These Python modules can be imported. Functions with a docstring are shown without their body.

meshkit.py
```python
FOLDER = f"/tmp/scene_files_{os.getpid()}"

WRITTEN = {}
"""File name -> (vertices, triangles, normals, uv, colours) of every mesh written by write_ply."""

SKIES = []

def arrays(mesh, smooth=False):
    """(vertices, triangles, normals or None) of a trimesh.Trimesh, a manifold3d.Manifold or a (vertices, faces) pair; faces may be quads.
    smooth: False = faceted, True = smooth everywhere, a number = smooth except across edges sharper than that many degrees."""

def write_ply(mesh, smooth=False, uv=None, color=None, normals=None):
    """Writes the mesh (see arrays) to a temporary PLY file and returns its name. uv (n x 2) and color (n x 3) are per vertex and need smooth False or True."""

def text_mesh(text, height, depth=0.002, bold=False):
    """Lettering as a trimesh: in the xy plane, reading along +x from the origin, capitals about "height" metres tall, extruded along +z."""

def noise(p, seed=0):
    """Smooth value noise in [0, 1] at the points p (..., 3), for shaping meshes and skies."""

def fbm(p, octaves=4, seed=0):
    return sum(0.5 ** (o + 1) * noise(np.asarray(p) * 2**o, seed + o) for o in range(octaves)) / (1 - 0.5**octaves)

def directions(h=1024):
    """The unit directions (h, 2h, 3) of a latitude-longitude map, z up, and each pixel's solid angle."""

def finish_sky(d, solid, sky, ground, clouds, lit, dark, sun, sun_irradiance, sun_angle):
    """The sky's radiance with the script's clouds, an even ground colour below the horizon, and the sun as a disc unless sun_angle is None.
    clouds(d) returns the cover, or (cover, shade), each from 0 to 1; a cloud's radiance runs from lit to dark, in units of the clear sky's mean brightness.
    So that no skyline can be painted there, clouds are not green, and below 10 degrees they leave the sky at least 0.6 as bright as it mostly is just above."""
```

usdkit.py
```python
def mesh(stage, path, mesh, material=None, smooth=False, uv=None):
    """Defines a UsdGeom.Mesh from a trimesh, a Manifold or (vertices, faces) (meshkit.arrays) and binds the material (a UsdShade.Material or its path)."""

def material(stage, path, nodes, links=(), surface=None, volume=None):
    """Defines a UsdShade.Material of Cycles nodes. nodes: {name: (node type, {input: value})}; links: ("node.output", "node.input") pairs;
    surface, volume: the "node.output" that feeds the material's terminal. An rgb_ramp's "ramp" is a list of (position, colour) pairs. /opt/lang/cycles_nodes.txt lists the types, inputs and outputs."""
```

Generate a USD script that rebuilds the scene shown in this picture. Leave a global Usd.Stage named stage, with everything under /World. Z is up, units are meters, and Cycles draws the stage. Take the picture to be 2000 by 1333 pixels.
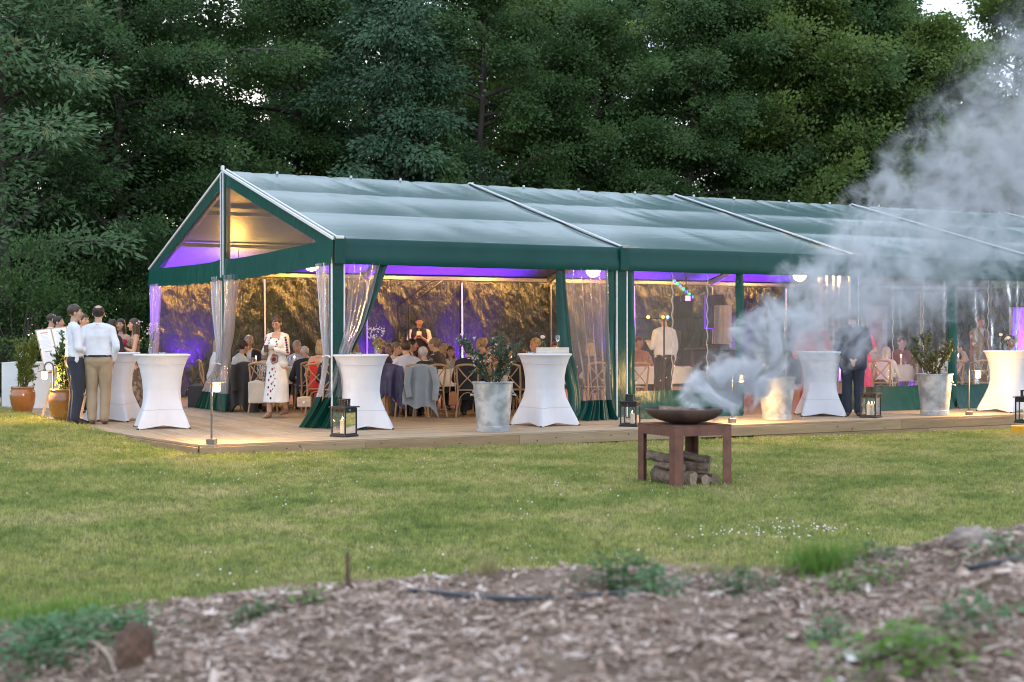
import math, random
import numpy as np
import trimesh
import manifold3d as m3
from pxr import Usd, UsdGeom, UsdLux, UsdShade, Gf, Sdf, Vt
import usdkit, meshkit

stage = Usd.Stage.CreateInMemory()
UsdGeom.SetStageUpAxis(stage, 'Z')
UsdGeom.SetStageMetersPerUnit(stage, 1.0)
UsdGeom.Xform.Define(stage, '/World')
UsdGeom.Scope.Define(stage, '/World/Looks')
PI = math.pi
rng = np.random.default_rng(7)

# ---------------------------------------------------------------- camera, sky, sun, exposure
D = 0.16                      # deck top
CX, CY, CZ = -7.465, -19.70, D + 1.43
FPX = 2753.0                  # focal length in pixels of a 2000 px wide picture
YAW = math.atan2(1455.0, FPX)
FW = np.array([math.sin(YAW), math.cos(YAW), 0.0])
RT = np.array([math.cos(YAW), -math.sin(YAW), 0.0])
cam = UsdGeom.Camera.Define(stage, '/World/Camera')
cam.CreateHorizontalApertureAttr(36.0)
cam.CreateVerticalApertureAttr(24.0)
cam.CreateFocalLengthAttr(FPX / 2000 * 36)
cam.CreateFStopAttr(1.9)
cam.CreateFocusDistanceAttr(22.0)
cam.CreateExposureAttr(1.22)
tilt = -math.atan(16.5 / FPX)
f3 = FW * math.cos(tilt) + np.array([0, 0, math.sin(tilt)])
u3 = np.cross(RT, f3)
M = Gf.Matrix4d(*RT, 0, *u3, 0, *(-f3), 0, CX, CY, CZ, 1)
cam.AddTransformOp().Set(M)

SUN_EL, SUN_AZ = math.radians(7.0), math.radians(16.0)     # low, behind the trees
# a thin evening cloud sheet over a low-sun sky
usdkit.material(stage, '/World/Looks/sky_light', {
    's': ('sky_texture', {'sky_type': 'single_scattering', 'sun_disc': False, 'sun_elevation': SUN_EL, 'sun_rotation': SUN_AZ, 'altitude': 100.0, 'air_density': 1.0, 'aerosol_density': 1.4, 'ozone_density': 1.0}),
    'g': ('texture_coordinate', {}), 'mp': ('mapping', {'scale': (1, 1, 2.5)}), 'n': ('noise_texture', {'scale': 1.6, 'detail': 5.0, 'roughness': .55}),
    'r': ('rgb_ramp', {'ramp': [(.3, (.72, .72, .72)), (.7, (.96, .96, .96))]}),
    'c': ('mix_color', {'blend_type': 'mix', 'a': (0, 0, 0), 'b': (4.6, 5.4, 6.7), 'use_clamp': False}),
    'w': ('hsv', {'saturation': .8, 'value': 1.0}),
    'b': ('background_shader', {'strength': 0.15})},
    [('g.generated', 'mp.vector'), ('mp.vector', 'n.vector'), ('n.fac', 'r.fac'), ('r.color', 'c.fac'), ('s.color', 'w.color'), ('w.color', 'c.a'), ('c.result', 'b.color')], surface='b.background')
dome = UsdLux.DomeLight.Define(stage, '/World/sky')
UsdShade.MaterialBindingAPI.Apply(dome.GetPrim()).Bind(UsdShade.Material.Get(stage, '/World/Looks/sky_light'))
dome.GetPrim().SetCustomDataByKey('kind', 'structure')
sun = UsdLux.DistantLight.Define(stage, '/World/sun')
sun.CreateIntensityAttr(0.5)
sun.CreateAngleAttr(0.6)
sun.CreateNormalizeAttr(True)
sun.CreateColorAttr(Gf.Vec3f(1.0, 0.82, 0.6))
sd = np.array([math.sin(SUN_AZ) * math.cos(SUN_EL), math.cos(SUN_AZ) * math.cos(SUN_EL), math.sin(SUN_EL)])
zc = sd; xc = np.cross([0, 0, 1.0], zc); xc /= np.linalg.norm(xc); yc = np.cross(zc, xc)
sun.AddTransformOp().Set(Gf.Matrix4d(*xc, 0, *yc, 0, *zc, 0, 0, 0, 30, 1))

# ---------------------------------------------------------------- helpers
def at(px, py, z=D):
    Z = (CZ - z) * FPX / (py - 650.0)
    p = np.array([CX, CY, 0]) + RT * ((px - 1000) / FPX * Z) + FW * Z
    return np.array([p[0], p[1], z])

def az(px, Z, z=0.0):
    p = np.array([CX, CY, 0]) + RT * ((px - 1000) / FPX * Z) + FW * Z
    return np.array([p[0], p[1], z])

def depth(p):
    return (p[0] - CX) * FW[0] + (p[1] - CY) * FW[1]

def pxof(p):
    Z = depth(p); X = (p[0] - CX) * RT[0] + (p[1] - CY) * RT[1]
    return 1000 + FPX * X / Z, 650 - (p[2] - CZ) * FPX / Z

_names = {}
def numbered(path):
    n = _names.get(path, -1) + 1
    _names[path] = n
    return path if n == 0 else f'{path}_{n:03d}'

def tag(o, label=None, cat=None, group=None, kind=None):
    p = o.GetPrim() if hasattr(o, 'GetPrim') else o
    for k, v in (('label', label), ('category', cat), ('group', group), ('kind', kind)):
        if v: p.SetCustomDataByKey(k, v)
    return o

def place(x, loc=(0, 0, 0), rz=0.0, sc=None):
    xf = UsdGeom.Xformable(x.GetPrim() if hasattr(x, 'GetPrim') else x)
    xf.ClearXformOpOrder()
    def op(name, fn):
        return fn()
    t = x.GetPrim().GetAttribute('xformOp:translate') if hasattr(x, 'GetPrim') else None
    xf.AddTranslateOp().Set(Gf.Vec3d(*map(float, loc)))
    xf.AddRotateZOp().Set(math.degrees(rz))
    if sc is None: sc = 1.0
    if np.ndim(sc) == 0: sc = (sc, sc, sc)
    xf.AddScaleOp().Set(Gf.Vec3f(*map(float, sc)))

def thing(name, label, cat, loc=(0, 0, 0), rz=0.0, group=None, sc=None):
    x = UsdGeom.Xform.Define(stage, numbered('/World/' + name))
    place(x, loc, rz, sc)
    tag(x, label, cat, group)
    return x

def copy(src, label, loc, rz=0.0, sc=None, group=None):
    base = src.GetPath().pathString
    stem = base.rsplit('/', 1)[1]
    if len(stem) > 4 and stem[-4] == '_' and stem[-3:].isdigit(): stem = stem[:-4]
    x = UsdGeom.Xform.Define(stage, numbered('/World/' + stem))
    x.GetPrim().GetReferences().AddInternalReference(base)
    x.GetPrim().SetInstanceable(True)
    xf = UsdGeom.Xformable(x)
    xf.GetPrim().GetAttribute('xformOp:translate').Set(Gf.Vec3d(*map(float, loc)))
    xf.GetPrim().GetAttribute('xformOp:rotateZ').Set(math.degrees(rz))
    if sc is not None:
        if np.ndim(sc) == 0: sc = (sc, sc, sc)
        xf.GetPrim().GetAttribute('xformOp:scale').Set(Gf.Vec3f(*map(float, sc)))
    d = src.GetPrim().GetCustomData()
    tag(x, label, d.get('category'), group or d.get('group'))
    return x

class MB:
    """collects triangles for one mesh"""
    def __init__(s): s.v, s.f, s.n = [], [], 0
    def add(s, v, f):
        v = np.asarray(v, float); f = np.asarray(f, int)
        if f.shape[1] == 4: f = np.vstack([f[:, [0, 1, 2]], f[:, [0, 2, 3]]])
        s.v.append(v); s.f.append(f + s.n); s.n += len(v); return s
    def tm(s, m):
        return s.add(m.vertices, m.faces)
    def man(s, m):
        q = m.to_mesh(); return s.add(q.vert_properties[:, :3], q.tri_verts)
    def box(s, c, size, rz=0.0, bev=0.0, R=None):
        a, b, d = np.asarray(size, float) / 2
        if bev > 0:
            k = min(bev, a * .45, b * .45, d * .45)
            pts = []
            for sx in (-1, 1):
                for sy in (-1, 1):
                    for sz in (-1, 1):
                        pts += [(sx * a, sy * (b - k), sz * (d - k)), (sx * (a - k), sy * b, sz * (d - k)), (sx * (a - k), sy * (b - k), sz * d)]
            h = trimesh.convex.convex_hull(np.array(pts)); v, f = h.vertices, h.faces
        else:
            v = np.array([(x, y, z) for x in (-a, a) for y in (-b, b) for z in (-d, d)])
            f = np.array([(0, 1, 3), (0, 3, 2), (4, 6, 7), (4, 7, 5), (0, 4, 5), (0, 5, 1), (2, 3, 7), (2, 7, 6), (0, 2, 6), (0, 6, 4), (1, 5, 7), (1, 7, 3)])
        if R is not None: v = v @ np.asarray(R).T
        elif rz:
            cz, sz_ = math.cos(rz), math.sin(rz)
            v = v @ np.array([[cz, -sz_, 0], [sz_, cz, 0], [0, 0, 1]]).T
        return s.add(v + np.asarray(c, float), f)
    def tube(s, path, r, n=8, cap=True):
        P = np.asarray(path, float); m = len(P)
        r = np.broadcast_to(np.asarray(r, float), (m,))
        T = np.gradient(P, axis=0); T /= np.maximum(np.linalg.norm(T, axis=1, keepdims=True), 1e-9)
        up = np.array([0, 0, 1.0]) if abs(T[0][2]) < .9 else np.array([1.0, 0, 0])
        N = np.cross(T[0], up); N /= np.linalg.norm(N); vs = []
        for i in range(m):
            N = N - T[i] * (N @ T[i]); N /= max(np.linalg.norm(N), 1e-9); B = np.cross(T[i], N)
            a = np.linspace(0, 2 * PI, n, endpoint=False)
            vs.append(P[i] + r[i] * (np.cos(a)[:, None] * N + np.sin(a)[:, None] * B))
        v = np.vstack(vs); f = []
        for i in range(m - 1):
            for j in range(n):
                k = (j + 1) % n
                f.append((i * n + j, i * n + k, (i + 1) * n + k, (i + 1) * n + j))
        s.add(v, f)
        if cap:
            for i, fl in ((0, 1), (m - 1, 0)):
                c = np.vstack([P[i], v[i * n:(i + 1) * n]])
                ff = [(0, 1 + (j + 1) % n, 1 + j) if fl else (0, 1 + j, 1 + (j + 1) % n) for j in range(n)]
                s.add(c, np.array(ff))
        return s
    def lathe(s, prof, n=32, c=(0, 0, 0)):
        prof = np.asarray(prof, float); m = len(prof)
        a = np.linspace(0, 2 * PI, n, endpoint=False)
        v = np.stack([prof[:, 0, None] * np.cos(a), prof[:, 0, None] * np.sin(a), np.repeat(prof[:, 1, None], n, 1)], -1).reshape(-1, 3)
        f = [(i * n + j, i * n + (j + 1) % n, (i + 1) * n + (j + 1) % n, (i + 1) * n + j) for i in range(m - 1) for j in range(n)]
        return s.add(v + np.asarray(c, float), f)
    def grid(s, G):
        G = np.asarray(G, float); a, b = G.shape[:2]
        I = np.arange(a * b).reshape(a, b)
        f = np.stack([I[:-1, :-1], I[:-1, 1:], I[1:, 1:], I[1:, :-1]], -1).reshape(-1, 4)
        return s.add(G.reshape(-1, 3), f)
    def arr(s): return np.vstack(s.v), np.vstack(s.f)

def obj(name, mb, mat, parent=None, smooth=False, label=None, kind=None, cat=None, group=None):
    base = parent.GetPath().pathString if parent is not None else '/World'
    path = numbered(base + '/' + name)
    if isinstance(mb, MB): mb = mb.arr()
    m = usdkit.mesh(stage, path, mb, mat, smooth=smooth)
    tag(m, label, cat, group, kind)
    return m

def instancer(path, protos, pos, idx, quat, scale, parent_label=None):
    """protos: list of (mesh arrays, material, smooth)"""
    pi = UsdGeom.PointInstancer.Define(stage, path)
    rel = []
    for k, (arr, mat, sm) in enumerate(protos):
        p = f'{path}/piece_{k + 1:03d}' if k else f'{path}/piece'
        usdkit.mesh(stage, p, arr, mat, smooth=sm); rel.append(Sdf.Path(p))
    pi.CreatePrototypesRel().SetTargets(rel)
    pi.CreatePositionsAttr(Vt.Vec3fArray.FromNumpy(np.asarray(pos, np.float32)))
    pi.CreateProtoIndicesAttr(Vt.IntArray.FromNumpy(np.asarray(idx, np.int32)))
    q = np.asarray(quat, np.float32)
    pi.CreateOrientationsAttr(Vt.QuathArray([Gf.Quath(float(a), float(b), float(c), float(d)) for a, b, c, d in q]))
    sc = np.asarray(scale, np.float32)
    if sc.ndim == 1: sc = np.repeat(sc[:, None], 3, 1)
    pi.CreateScalesAttr(Vt.Vec3fArray.FromNumpy(sc))
    return pi

# ---------------------------------------------------------------- materials
LK = '/World/Looks/'
_m = {}
def mat(name, c1, c2=None, scale=6.0, rough=0.6, metal=0.0, spec=0.5, bump=0.0, bscale=None, dist=0.02, detail=4.0, stretch=(1, 1, 1), lo=.35, hi=.65, obj_space=False, sheen=0.0, coat=0.0, trans=0.0, bstretch=None, rough2=None, rand=0.0):
    """principled with noise-mixed colour, bump and optional translucency; world-space unless obj_space"""
    if name in _m: return _m[name]
    N = {'p': ('principled_bsdf', {'roughness': rough, 'metallic': metal, 'specular_ior_level': spec, 'sheen_weight': sheen, 'coat_weight': coat})}
    L = []
    if obj_space: N['g'] = ('texture_coordinate', {}); src = 'g.object'
    else: N['g'] = ('geometry', {}); src = 'g.position'
    N['mp'] = ('mapping', {'scale': stretch}); L.append((src, 'mp.vector'))
    c2 = c2 if c2 is not None else tuple(x * .75 for x in c1)
    N['n'] = ('noise_texture', {'scale': scale, 'detail': detail, 'roughness': .6})
    N['r'] = ('rgb_ramp', {'ramp': [(lo, c1), (hi, c2)]})
    L += [('mp.vector', 'n.vector'), ('n.fac', 'r.fac')]
    col = 'r.color'
    if rand > 0:
        N['oi'] = ('object_info', {}); N['mr'] = ('map_range', {'from_min': 0.0, 'from_max': 1.0, 'to_min': 1 - rand, 'to_max': 1 + rand})
        N['hs'] = ('hsv', {'hue': .5, 'saturation': 1.0})
        L += [('oi.random', 'mr.value'), ('mr.result', 'hs.value'), (col, 'hs.color')]; col = 'hs.color'
    L.append((col, 'p.base_color'))
    if rough2 is not None:
        N['rr'] = ('map_range', {'from_min': lo, 'from_max': hi, 'to_min': rough, 'to_max': rough2}); L += [('n.fac', 'rr.value'), ('rr.result', 'p.roughness')]
    if bump > 0:
        bs = bstretch or stretch
        N['mb'] = ('mapping', {'scale': bs}); L.append((src, 'mb.vector'))
        N['bn'] = ('noise_texture', {'scale': bscale or scale * 3, 'detail': 5.0, 'roughness': .6})
        N['b'] = ('bump', {'strength': bump, 'distance': dist})
        L += [('mb.vector', 'bn.vector'), ('bn.fac', 'b.height'), ('b.normal', 'p.normal')]
    surf = 'p.BSDF'
    if trans > 0:
        N['t'] = ('translucent_bsdf', {}); N['mx'] = ('mix_closure', {'fac': trans})
        L += [(col, 't.color'), ('p.BSDF', 'mx.closure1'), ('t.BSDF', 'mx.closure2')]; surf = 'mx.closure'
    _m[name] = usdkit.material(stage, LK + name, N, L, surface=surf)
    return _m[name]

def emit(name, color, strength):
    if name not in _m:
        _m[name] = usdkit.material(stage, LK + name, {'e': ('emission', {'color': color, 'strength': strength})}, [], surface='e.emission')
    return _m[name]

def clear(name, tint=(.95, .95, .95), rough=.08, bump=.5, bscale=5.0, stretch=(1, 1, .35), ior=1.45, haze=.06, hazecol=(.8, .8, .8), dist=.03):
    """clear plastic or glass: transparent + fresnel gloss + a little milky scatter"""
    if name in _m: return _m[name]
    N = {'g': ('geometry', {}), 'mp': ('mapping', {'scale': stretch}), 'n': ('noise_texture', {'scale': bscale, 'detail': 4.0, 'roughness': .55}),
         'b': ('bump', {'strength': bump, 'distance': dist}), 't': ('transparent_bsdf', {'color': tint}), 'gl': ('glossy_bsdf', {'color': (1, 1, 1), 'roughness': rough}),
         'f': ('fresnel', {'IOR': ior}), 'm': ('mix_closure', {}), 'h': ('translucent_bsdf', {'color': hazecol}), 'h2': ('diffuse_bsdf', {'color': hazecol}), 'hm': ('mix_closure', {'fac': .5}), 'm2': ('mix_closure', {'fac': haze})}
    if bump <= 0:
        for k in ('g', 'mp', 'n', 'b'): del N[k]
    L = ([('g.position', 'mp.vector'), ('mp.vector', 'n.vector'), ('n.fac', 'b.height'), ('b.normal', 'gl.normal')] if bump > 0 else []) + [('f.fac', 'm.fac'), ('t.BSDF', 'm.closure1'), ('gl.BSDF', 'm.closure2'),
         ('h.BSDF', 'hm.closure1'), ('h2.BSDF', 'hm.closure2'), ('m.closure', 'm2.closure1'), ('hm.closure', 'm2.closure2')]
    _m[name] = usdkit.material(stage, LK + name, N, L, surface='m2.closure')
    return _m[name]

def spot(path, loc, direction, color, intensity, radius=.06, cone=None, soft=.5):
    s = UsdLux.SphereLight.Define(stage, path)
    s.CreateRadiusAttr(radius); s.CreateIntensityAttr(intensity); s.CreateColorAttr(Gf.Vec3f(*color)); s.CreateNormalizeAttr(True)
    z = -np.asarray(direction, float); z /= np.linalg.norm(z)
    x = np.cross([0.3, 1, .1], z); x /= np.linalg.norm(x); y = np.cross(z, x)
    s.AddTransformOp().Set(Gf.Matrix4d(*x, 0, *y, 0, *z, 0, *map(float, loc), 1))
    if cone:
        sh = UsdLux.ShapingAPI.Apply(s.GetPrim()); sh.CreateShapingConeAngleAttr(cone); sh.CreateShapingConeSoftnessAttr(soft)
    return s
# ---------------------------------------------------------------- ground
def sstep(a, b, x):
    t = np.clip((np.asarray(x, float) - a) / (b - a), 0, 1); return t * t * (3 - 2 * t)

def ground(x, y):
    x = np.asarray(x, float); y = np.asarray(y, float)
    g = (.022 - .0095 * np.clip(x + 2.6, -3, 24)) * sstep(-9, -3, y)
    g = g + .135 * sstep(-2.2, -3.3, x) * sstep(-2.5, 2.0, y)
    return g - .0 + .012 * (meshkit.noise(np.stack([x * .6, y * .6, x * 0], -1), 3) - .5)

def lawn_material():
    N = {'g': ('geometry', {}), 'n': ('noise_texture', {'scale': .55, 'detail': 5.0, 'roughness': .6}), 'n2': ('noise_texture', {'scale': 9.0, 'detail': 4.0}),
         'r': ('rgb_ramp', {'ramp': [(.3, (.10, .13, .035)), (.5, (.17, .18, .055)), (.7, (.24, .20, .085))]}), 'r2': ('rgb_ramp', {'ramp': [(.3, (.55, .55, .5)), (.7, (1, 1, 1))]}),
         'mx': ('mix_color', {'blend_type': 'multiply', 'fac': 1.0}), 'p': ('principled_bsdf', {'roughness': .8, 'specular_ior_level': .2})}
    L = [('g.position', 'n.vector'), ('g.position', 'n2.vector'), ('n.fac', 'r.fac'), ('n2.fac', 'r2.fac'), ('r.color', 'mx.a'), ('r2.color', 'mx.b'), ('mx.result', 'p.base_color')]
    return usdkit.material(stage, LK + 'lawn', N, L, surface='p.BSDF')

def blade_material():
    N = {'g': ('geometry', {}), 'n': ('noise_texture', {'scale': .9, 'detail': 7.0, 'roughness': .72}), 'w': ('white_noise_texture', {'dimensions': '1D'}),
         'r': ('rgb_ramp', {'ramp': [(.28, (.12, .20, .045)), (.45, (.27, .335, .09)), (.56, (.42, .43, .14)), (.67, (.57, .50, .23)), (.79, (.56, .40, .22)), (.88, (.36, .22, .13))]}),
         'mr': ('map_range', {'from_min': 0.0, 'from_max': 1.0, 'to_min': -.24, 'to_max': .24}), 'ad': ('math', {'math_type': 'add'}),
         'n3': ('noise_texture', {'scale': 13.0, 'detail': 3.0, 'roughness': .7}), 'r3': ('rgb_ramp', {'ramp': [(.36, (.42, .46, .42)), (.52, (.9, .9, .9)), (.66, (1.25, 1.22, 1.15))]}), 'mu': ('mix_color', {'blend_type': 'multiply', 'fac': 1.0, 'use_clamp': False}),
         'p': ('principled_bsdf', {'roughness': .55, 'specular_ior_level': .3}), 't': ('translucent_bsdf', {}), 'm': ('mix_closure', {'fac': .35})}
    L = [('g.position', 'n.vector'), ('g.position', 'n3.vector'), ('n3.fac', 'r3.fac'), ('r.color', 'mu.a'), ('r3.color', 'mu.b'), ('g.random_per_island', 'w.w'), ('w.value', 'mr.value'), ('n.fac', 'ad.value1'), ('mr.result', 'ad.value2'), ('ad.value', 'r.fac'), ('mu.result', 'p.base_color'), ('mu.result', 't.color'),
         ('p.BSDF', 'm.closure1'), ('t.BSDF', 'm.closure2')]
    return usdkit.material(stage, LK + 'grass_blade', N, L, surface='m.closure')

M_lawn, M_blade = lawn_material(), blade_material()
xs = np.concatenate([np.linspace(-320, -20, 14)[:-1], np.arange(-20, 26, .45), np.linspace(26, 320, 14)])
ys = np.concatenate([np.linspace(-200, -22, 8)[:-1], np.arange(-22, 30, .45), np.linspace(30, 380, 14)])
GX, GY = np.meshgrid(xs, ys)
obj('lawn', MB().grid(np.stack([GX, GY, ground(GX, GY)], -1)), M_lawn, smooth=True, kind='structure', label='mown grass lawn in front of the marquee')

# foreground bank of mulch: height over (X across, Z away) of the path where the photographer stands
_cpx = [-400, 0, 200, 400, 560, 700, 900, 1100, 1300, 1500, 1650, 1750, 1850, 1930, 2000, 2400]
_cpy = [1245, 1212, 1190, 1166, 1152, 1143, 1128, 1102, 1112, 1112, 1092, 1074, 1052, 1034, 1022, 985]
ZC = 6.3
def bank_height(X, Z):
    px = X * FPX / ZC + 1000
    zc = CZ - (np.interp(px, _cpx, _cpy) - 650) * ZC / FPX - .02
    nz = meshkit.fbm(np.stack([X * 1.6, Z * 1.6, X * 0], -1), 4, 11) - .5
    n2 = meshkit.fbm(np.stack([X * 7, Z * 7, X * 0], -1), 3, 5) - .5
    front = zc - .045 * (ZC - Z) + .26 * nz * sstep(ZC, ZC - .8, Z) + .075 * n2
    back = (zc + .05 * n2) * (1 - sstep(ZC, ZC + 1.5, Z)) - .06 * sstep(ZC + .5, ZC + 1.6, Z)
    return np.where(Z < ZC, front, back)
def bank_point(X, Z):
    X = np.asarray(X, float); Z = np.asarray(Z, float)
    return np.stack([CX + RT[0] * X + FW[0] * Z, CY + RT[1] * X + FW[1] * Z, bank_height(X, Z)], -1)
def bank_px(px, py):
    """where the ray through the pixel meets the bank"""
    for Z in np.arange(3.4, ZC + .8, .01):
        X = (px - 1000) / FPX * Z; zz = CZ - (py - 650) / FPX * Z
        if zz <= float(bank_height(np.array(X), np.array(Z))): break
    return X, Z
M_soil = mat('mulch_soil', (.13, .085, .058), (.22, .16, .12), scale=5, rough=.9, bump=.8, bscale=30, dist=.03, spec=.2)
BX, BZ = np.meshgrid(np.arange(-3.6, 4.2, .045), np.arange(2.2, 8.2, .045))
obj('mulch_bank', MB().grid(bank_point(BX, BZ)), M_soil, smooth=True, kind='structure', label='low bank of brown mulch in the foreground')

# ---------------------------------------------------------------- lawn grass, clover, mulch chips
def quat_z(a): return np.stack([np.cos(a / 2), 0 * a, 0 * a, np.sin(a / 2)], -1)
def blade_patch(n, size, hmin, hmax, w, seed, lean=.5):
    r = np.random.default_rng(seed)
    b = np.stack([r.uniform(-size, size, n), r.uniform(-size, size, n), np.zeros(n) - .005], -1)
    a = r.uniform(0, 2 * PI, n); h = r.uniform(hmin, hmax, n); l = r.uniform(.1, lean, n) * h; a2 = r.uniform(0, 2 * PI, n)
    side = np.stack([np.cos(a), np.sin(a), 0 * a], -1) * w
    tip = b + np.stack([np.cos(a2) * l, np.sin(a2) * l, h], -1)
    mid = b + .5 * (tip - b) + np.stack([0 * a, 0 * a, .12 * h], -1)
    v = np.stack([b - side, b + side, mid - side * .8, mid + side * .8, tip], 1).reshape(-1, 3)
    k = np.arange(n)[:, None] * 5
    f = np.concatenate([k + [0, 1, 3], k + [0, 3, 2], k + [2, 3, 4]], 1).reshape(-1, 3)
    return v, f

def on_deck(x, y):
    left = np.where(y < 2.6, -2.6 - (y + 2.0) * .8 / 4.6, -3.4 - (y - 2.6) * .04)
    return (y > -2.05) & (x > left - .02)
st = .30
gx, gy = np.meshgrid(np.arange(-16, 24, st), np.arange(-17, 12, st))
gx = (gx + rng.uniform(-.1, .1, gx.shape)).ravel(); gy = (gy + rng.uniform(-.1, .1, gy.shape)).ravel()
Zg = (gx - CX) * FW[0] + (gy - CY) * FW[1]; Xg = (gx - CX) * RT[0] + (gy - CY) * RT[1]
keep = (Zg > 6.2) & (Zg < 31) & (np.abs(Xg) < .385 * Zg + .4) & ~on_deck(gx, gy)
gx, gy, Zg = gx[keep], gy[keep], Zg[keep]
protos = [(blade_patch(340, .24, .018, .056, .0032, s, .7), M_blade, False) for s in (1, 2, 3)]
n = len(gx)
lush = meshkit.fbm(np.stack([gx * .55, gy * .55, gx * 0], -1), 3, 21)
tag(instancer('/World/grass', protos, np.stack([gx, gy, ground(gx, gy)], -1), rng.integers(0, 3, n), quat_z(rng.uniform(0, 2 * PI, n)),
    np.stack([np.full(n, 1.0), np.full(n, 1.0), .7 + .75 * lush], -1)), 'short mown yellowish green grass blades of the lawn', 'grass', kind='stuff')
M_clover = mat('clover_white', (.75, .7, .66), (.6, .5, .45), scale=40, rough=.8)
ico = trimesh.creation.icosphere(1, .0065)
nf = 900
fx = rng.uniform(-14, 22, nf * 6); fy = rng.uniform(-16, 8, nf * 6)
Zf = (fx - CX) * FW[0] + (fy - CY) * FW[1]; Xf = (fx - CX) * RT[0] + (fy - CY) * RT[1]
dens = meshkit.fbm(np.stack([fx * .7, fy * .7, fx * 0], -1), 3, 33)
kf = (Zf > 7) & (Zf < 26) & (np.abs(Xf) < .38 * Zf) & ~on_deck(fx, fy) & (rng.random(nf * 6) < sstep(.42, .7, dens))
fx, fy = fx[kf], fy[kf]
cl = at(1520, 1045, 0); cn = 80
fx = np.concatenate([fx, cl[0] + rng.normal(0, .42, cn)]); fy = np.concatenate([fy, cl[1] + rng.normal(0, .22, cn)])
nf = len(fx)
tag(instancer('/World/clover_flowers', [((ico.vertices, ico.faces), M_clover, True)], np.stack([fx, fy, ground(fx, fy) + rng.uniform(.025, .055, nf)], -1), np.zeros(nf), quat_z(np.zeros(nf)), rng.uniform(.7, 1.25, nf)),
    'tiny white clover flowers scattered in the lawn', 'clover', kind='stuff')

def chip(seed):
    r = np.random.default_rng(seed)
    L, W, T = r.uniform(.008, .022), r.uniform(.002, .006), r.uniform(.0015, .0035)
    pts = r.uniform(-1, 1, (14, 3)) * [L, W, T]; pts = np.vstack([pts, [[L, 0, 0], [-L, 0, 0]]])
    h = trimesh.convex.convex_hull(pts); return np.array(h.vertices), np.array(h.faces)
M_chip = usdkit.material(stage, LK + 'wood_chip', {'o': ('object_info', {}), 'g': ('geometry', {}), 'n': ('noise_texture', {'scale': 3.0, 'detail': 3.0}), 'ad': ('math', {'math_type': 'multiply_add', 'value2': .5}), 'ml': ('math', {'math_type': 'multiply', 'value2': .62}),
    'r': ('rgb_ramp', {'ramp': [(.18, (.09, .056, .04)), (.42, (.24, .16, .115)), (.66, (.40, .29, .225)), (.86, (.52, .42, .36)), (.97, (.66, .60, .56))]}), 'p': ('principled_bsdf', {'roughness': .85, 'specular_ior_level': .2})},
    [('g.position', 'n.vector'), ('o.random', 'ml.value1'), ('n.fac', 'ad.value1'), ('ml.value', 'ad.value3'), ('ad.value', 'r.fac'), ('r.color', 'p.base_color')], surface='p.BSDF')
nc = 95000
Zk = rng.uniform(3.7, ZC + .25, nc); Xk = rng.uniform(-.42, .42, nc) * Zk
thick = meshkit.fbm(np.stack([Xk * 1.1, Zk * 1.1, Xk * 0], -1), 3, 44)
left = np.interp(Xk / Zk, [-.40, -.25, -.1, .2, .28], [.15, .45, 1, 1, .55])
kk = rng.random(nc) < left * (.25 + 1.0 * sstep(.36, .58, thick))
Xk, Zk = Xk[kk], Zk[kk]; nc = len(Xk)
pk = bank_point(Xk, Zk); pk[:, 2] += rng.uniform(-.004, .016, nc)
a = rng.uniform(0, 2 * PI, nc); tl = rng.normal(0, .35, nc); ax = rng.uniform(0, PI, nc)
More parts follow.
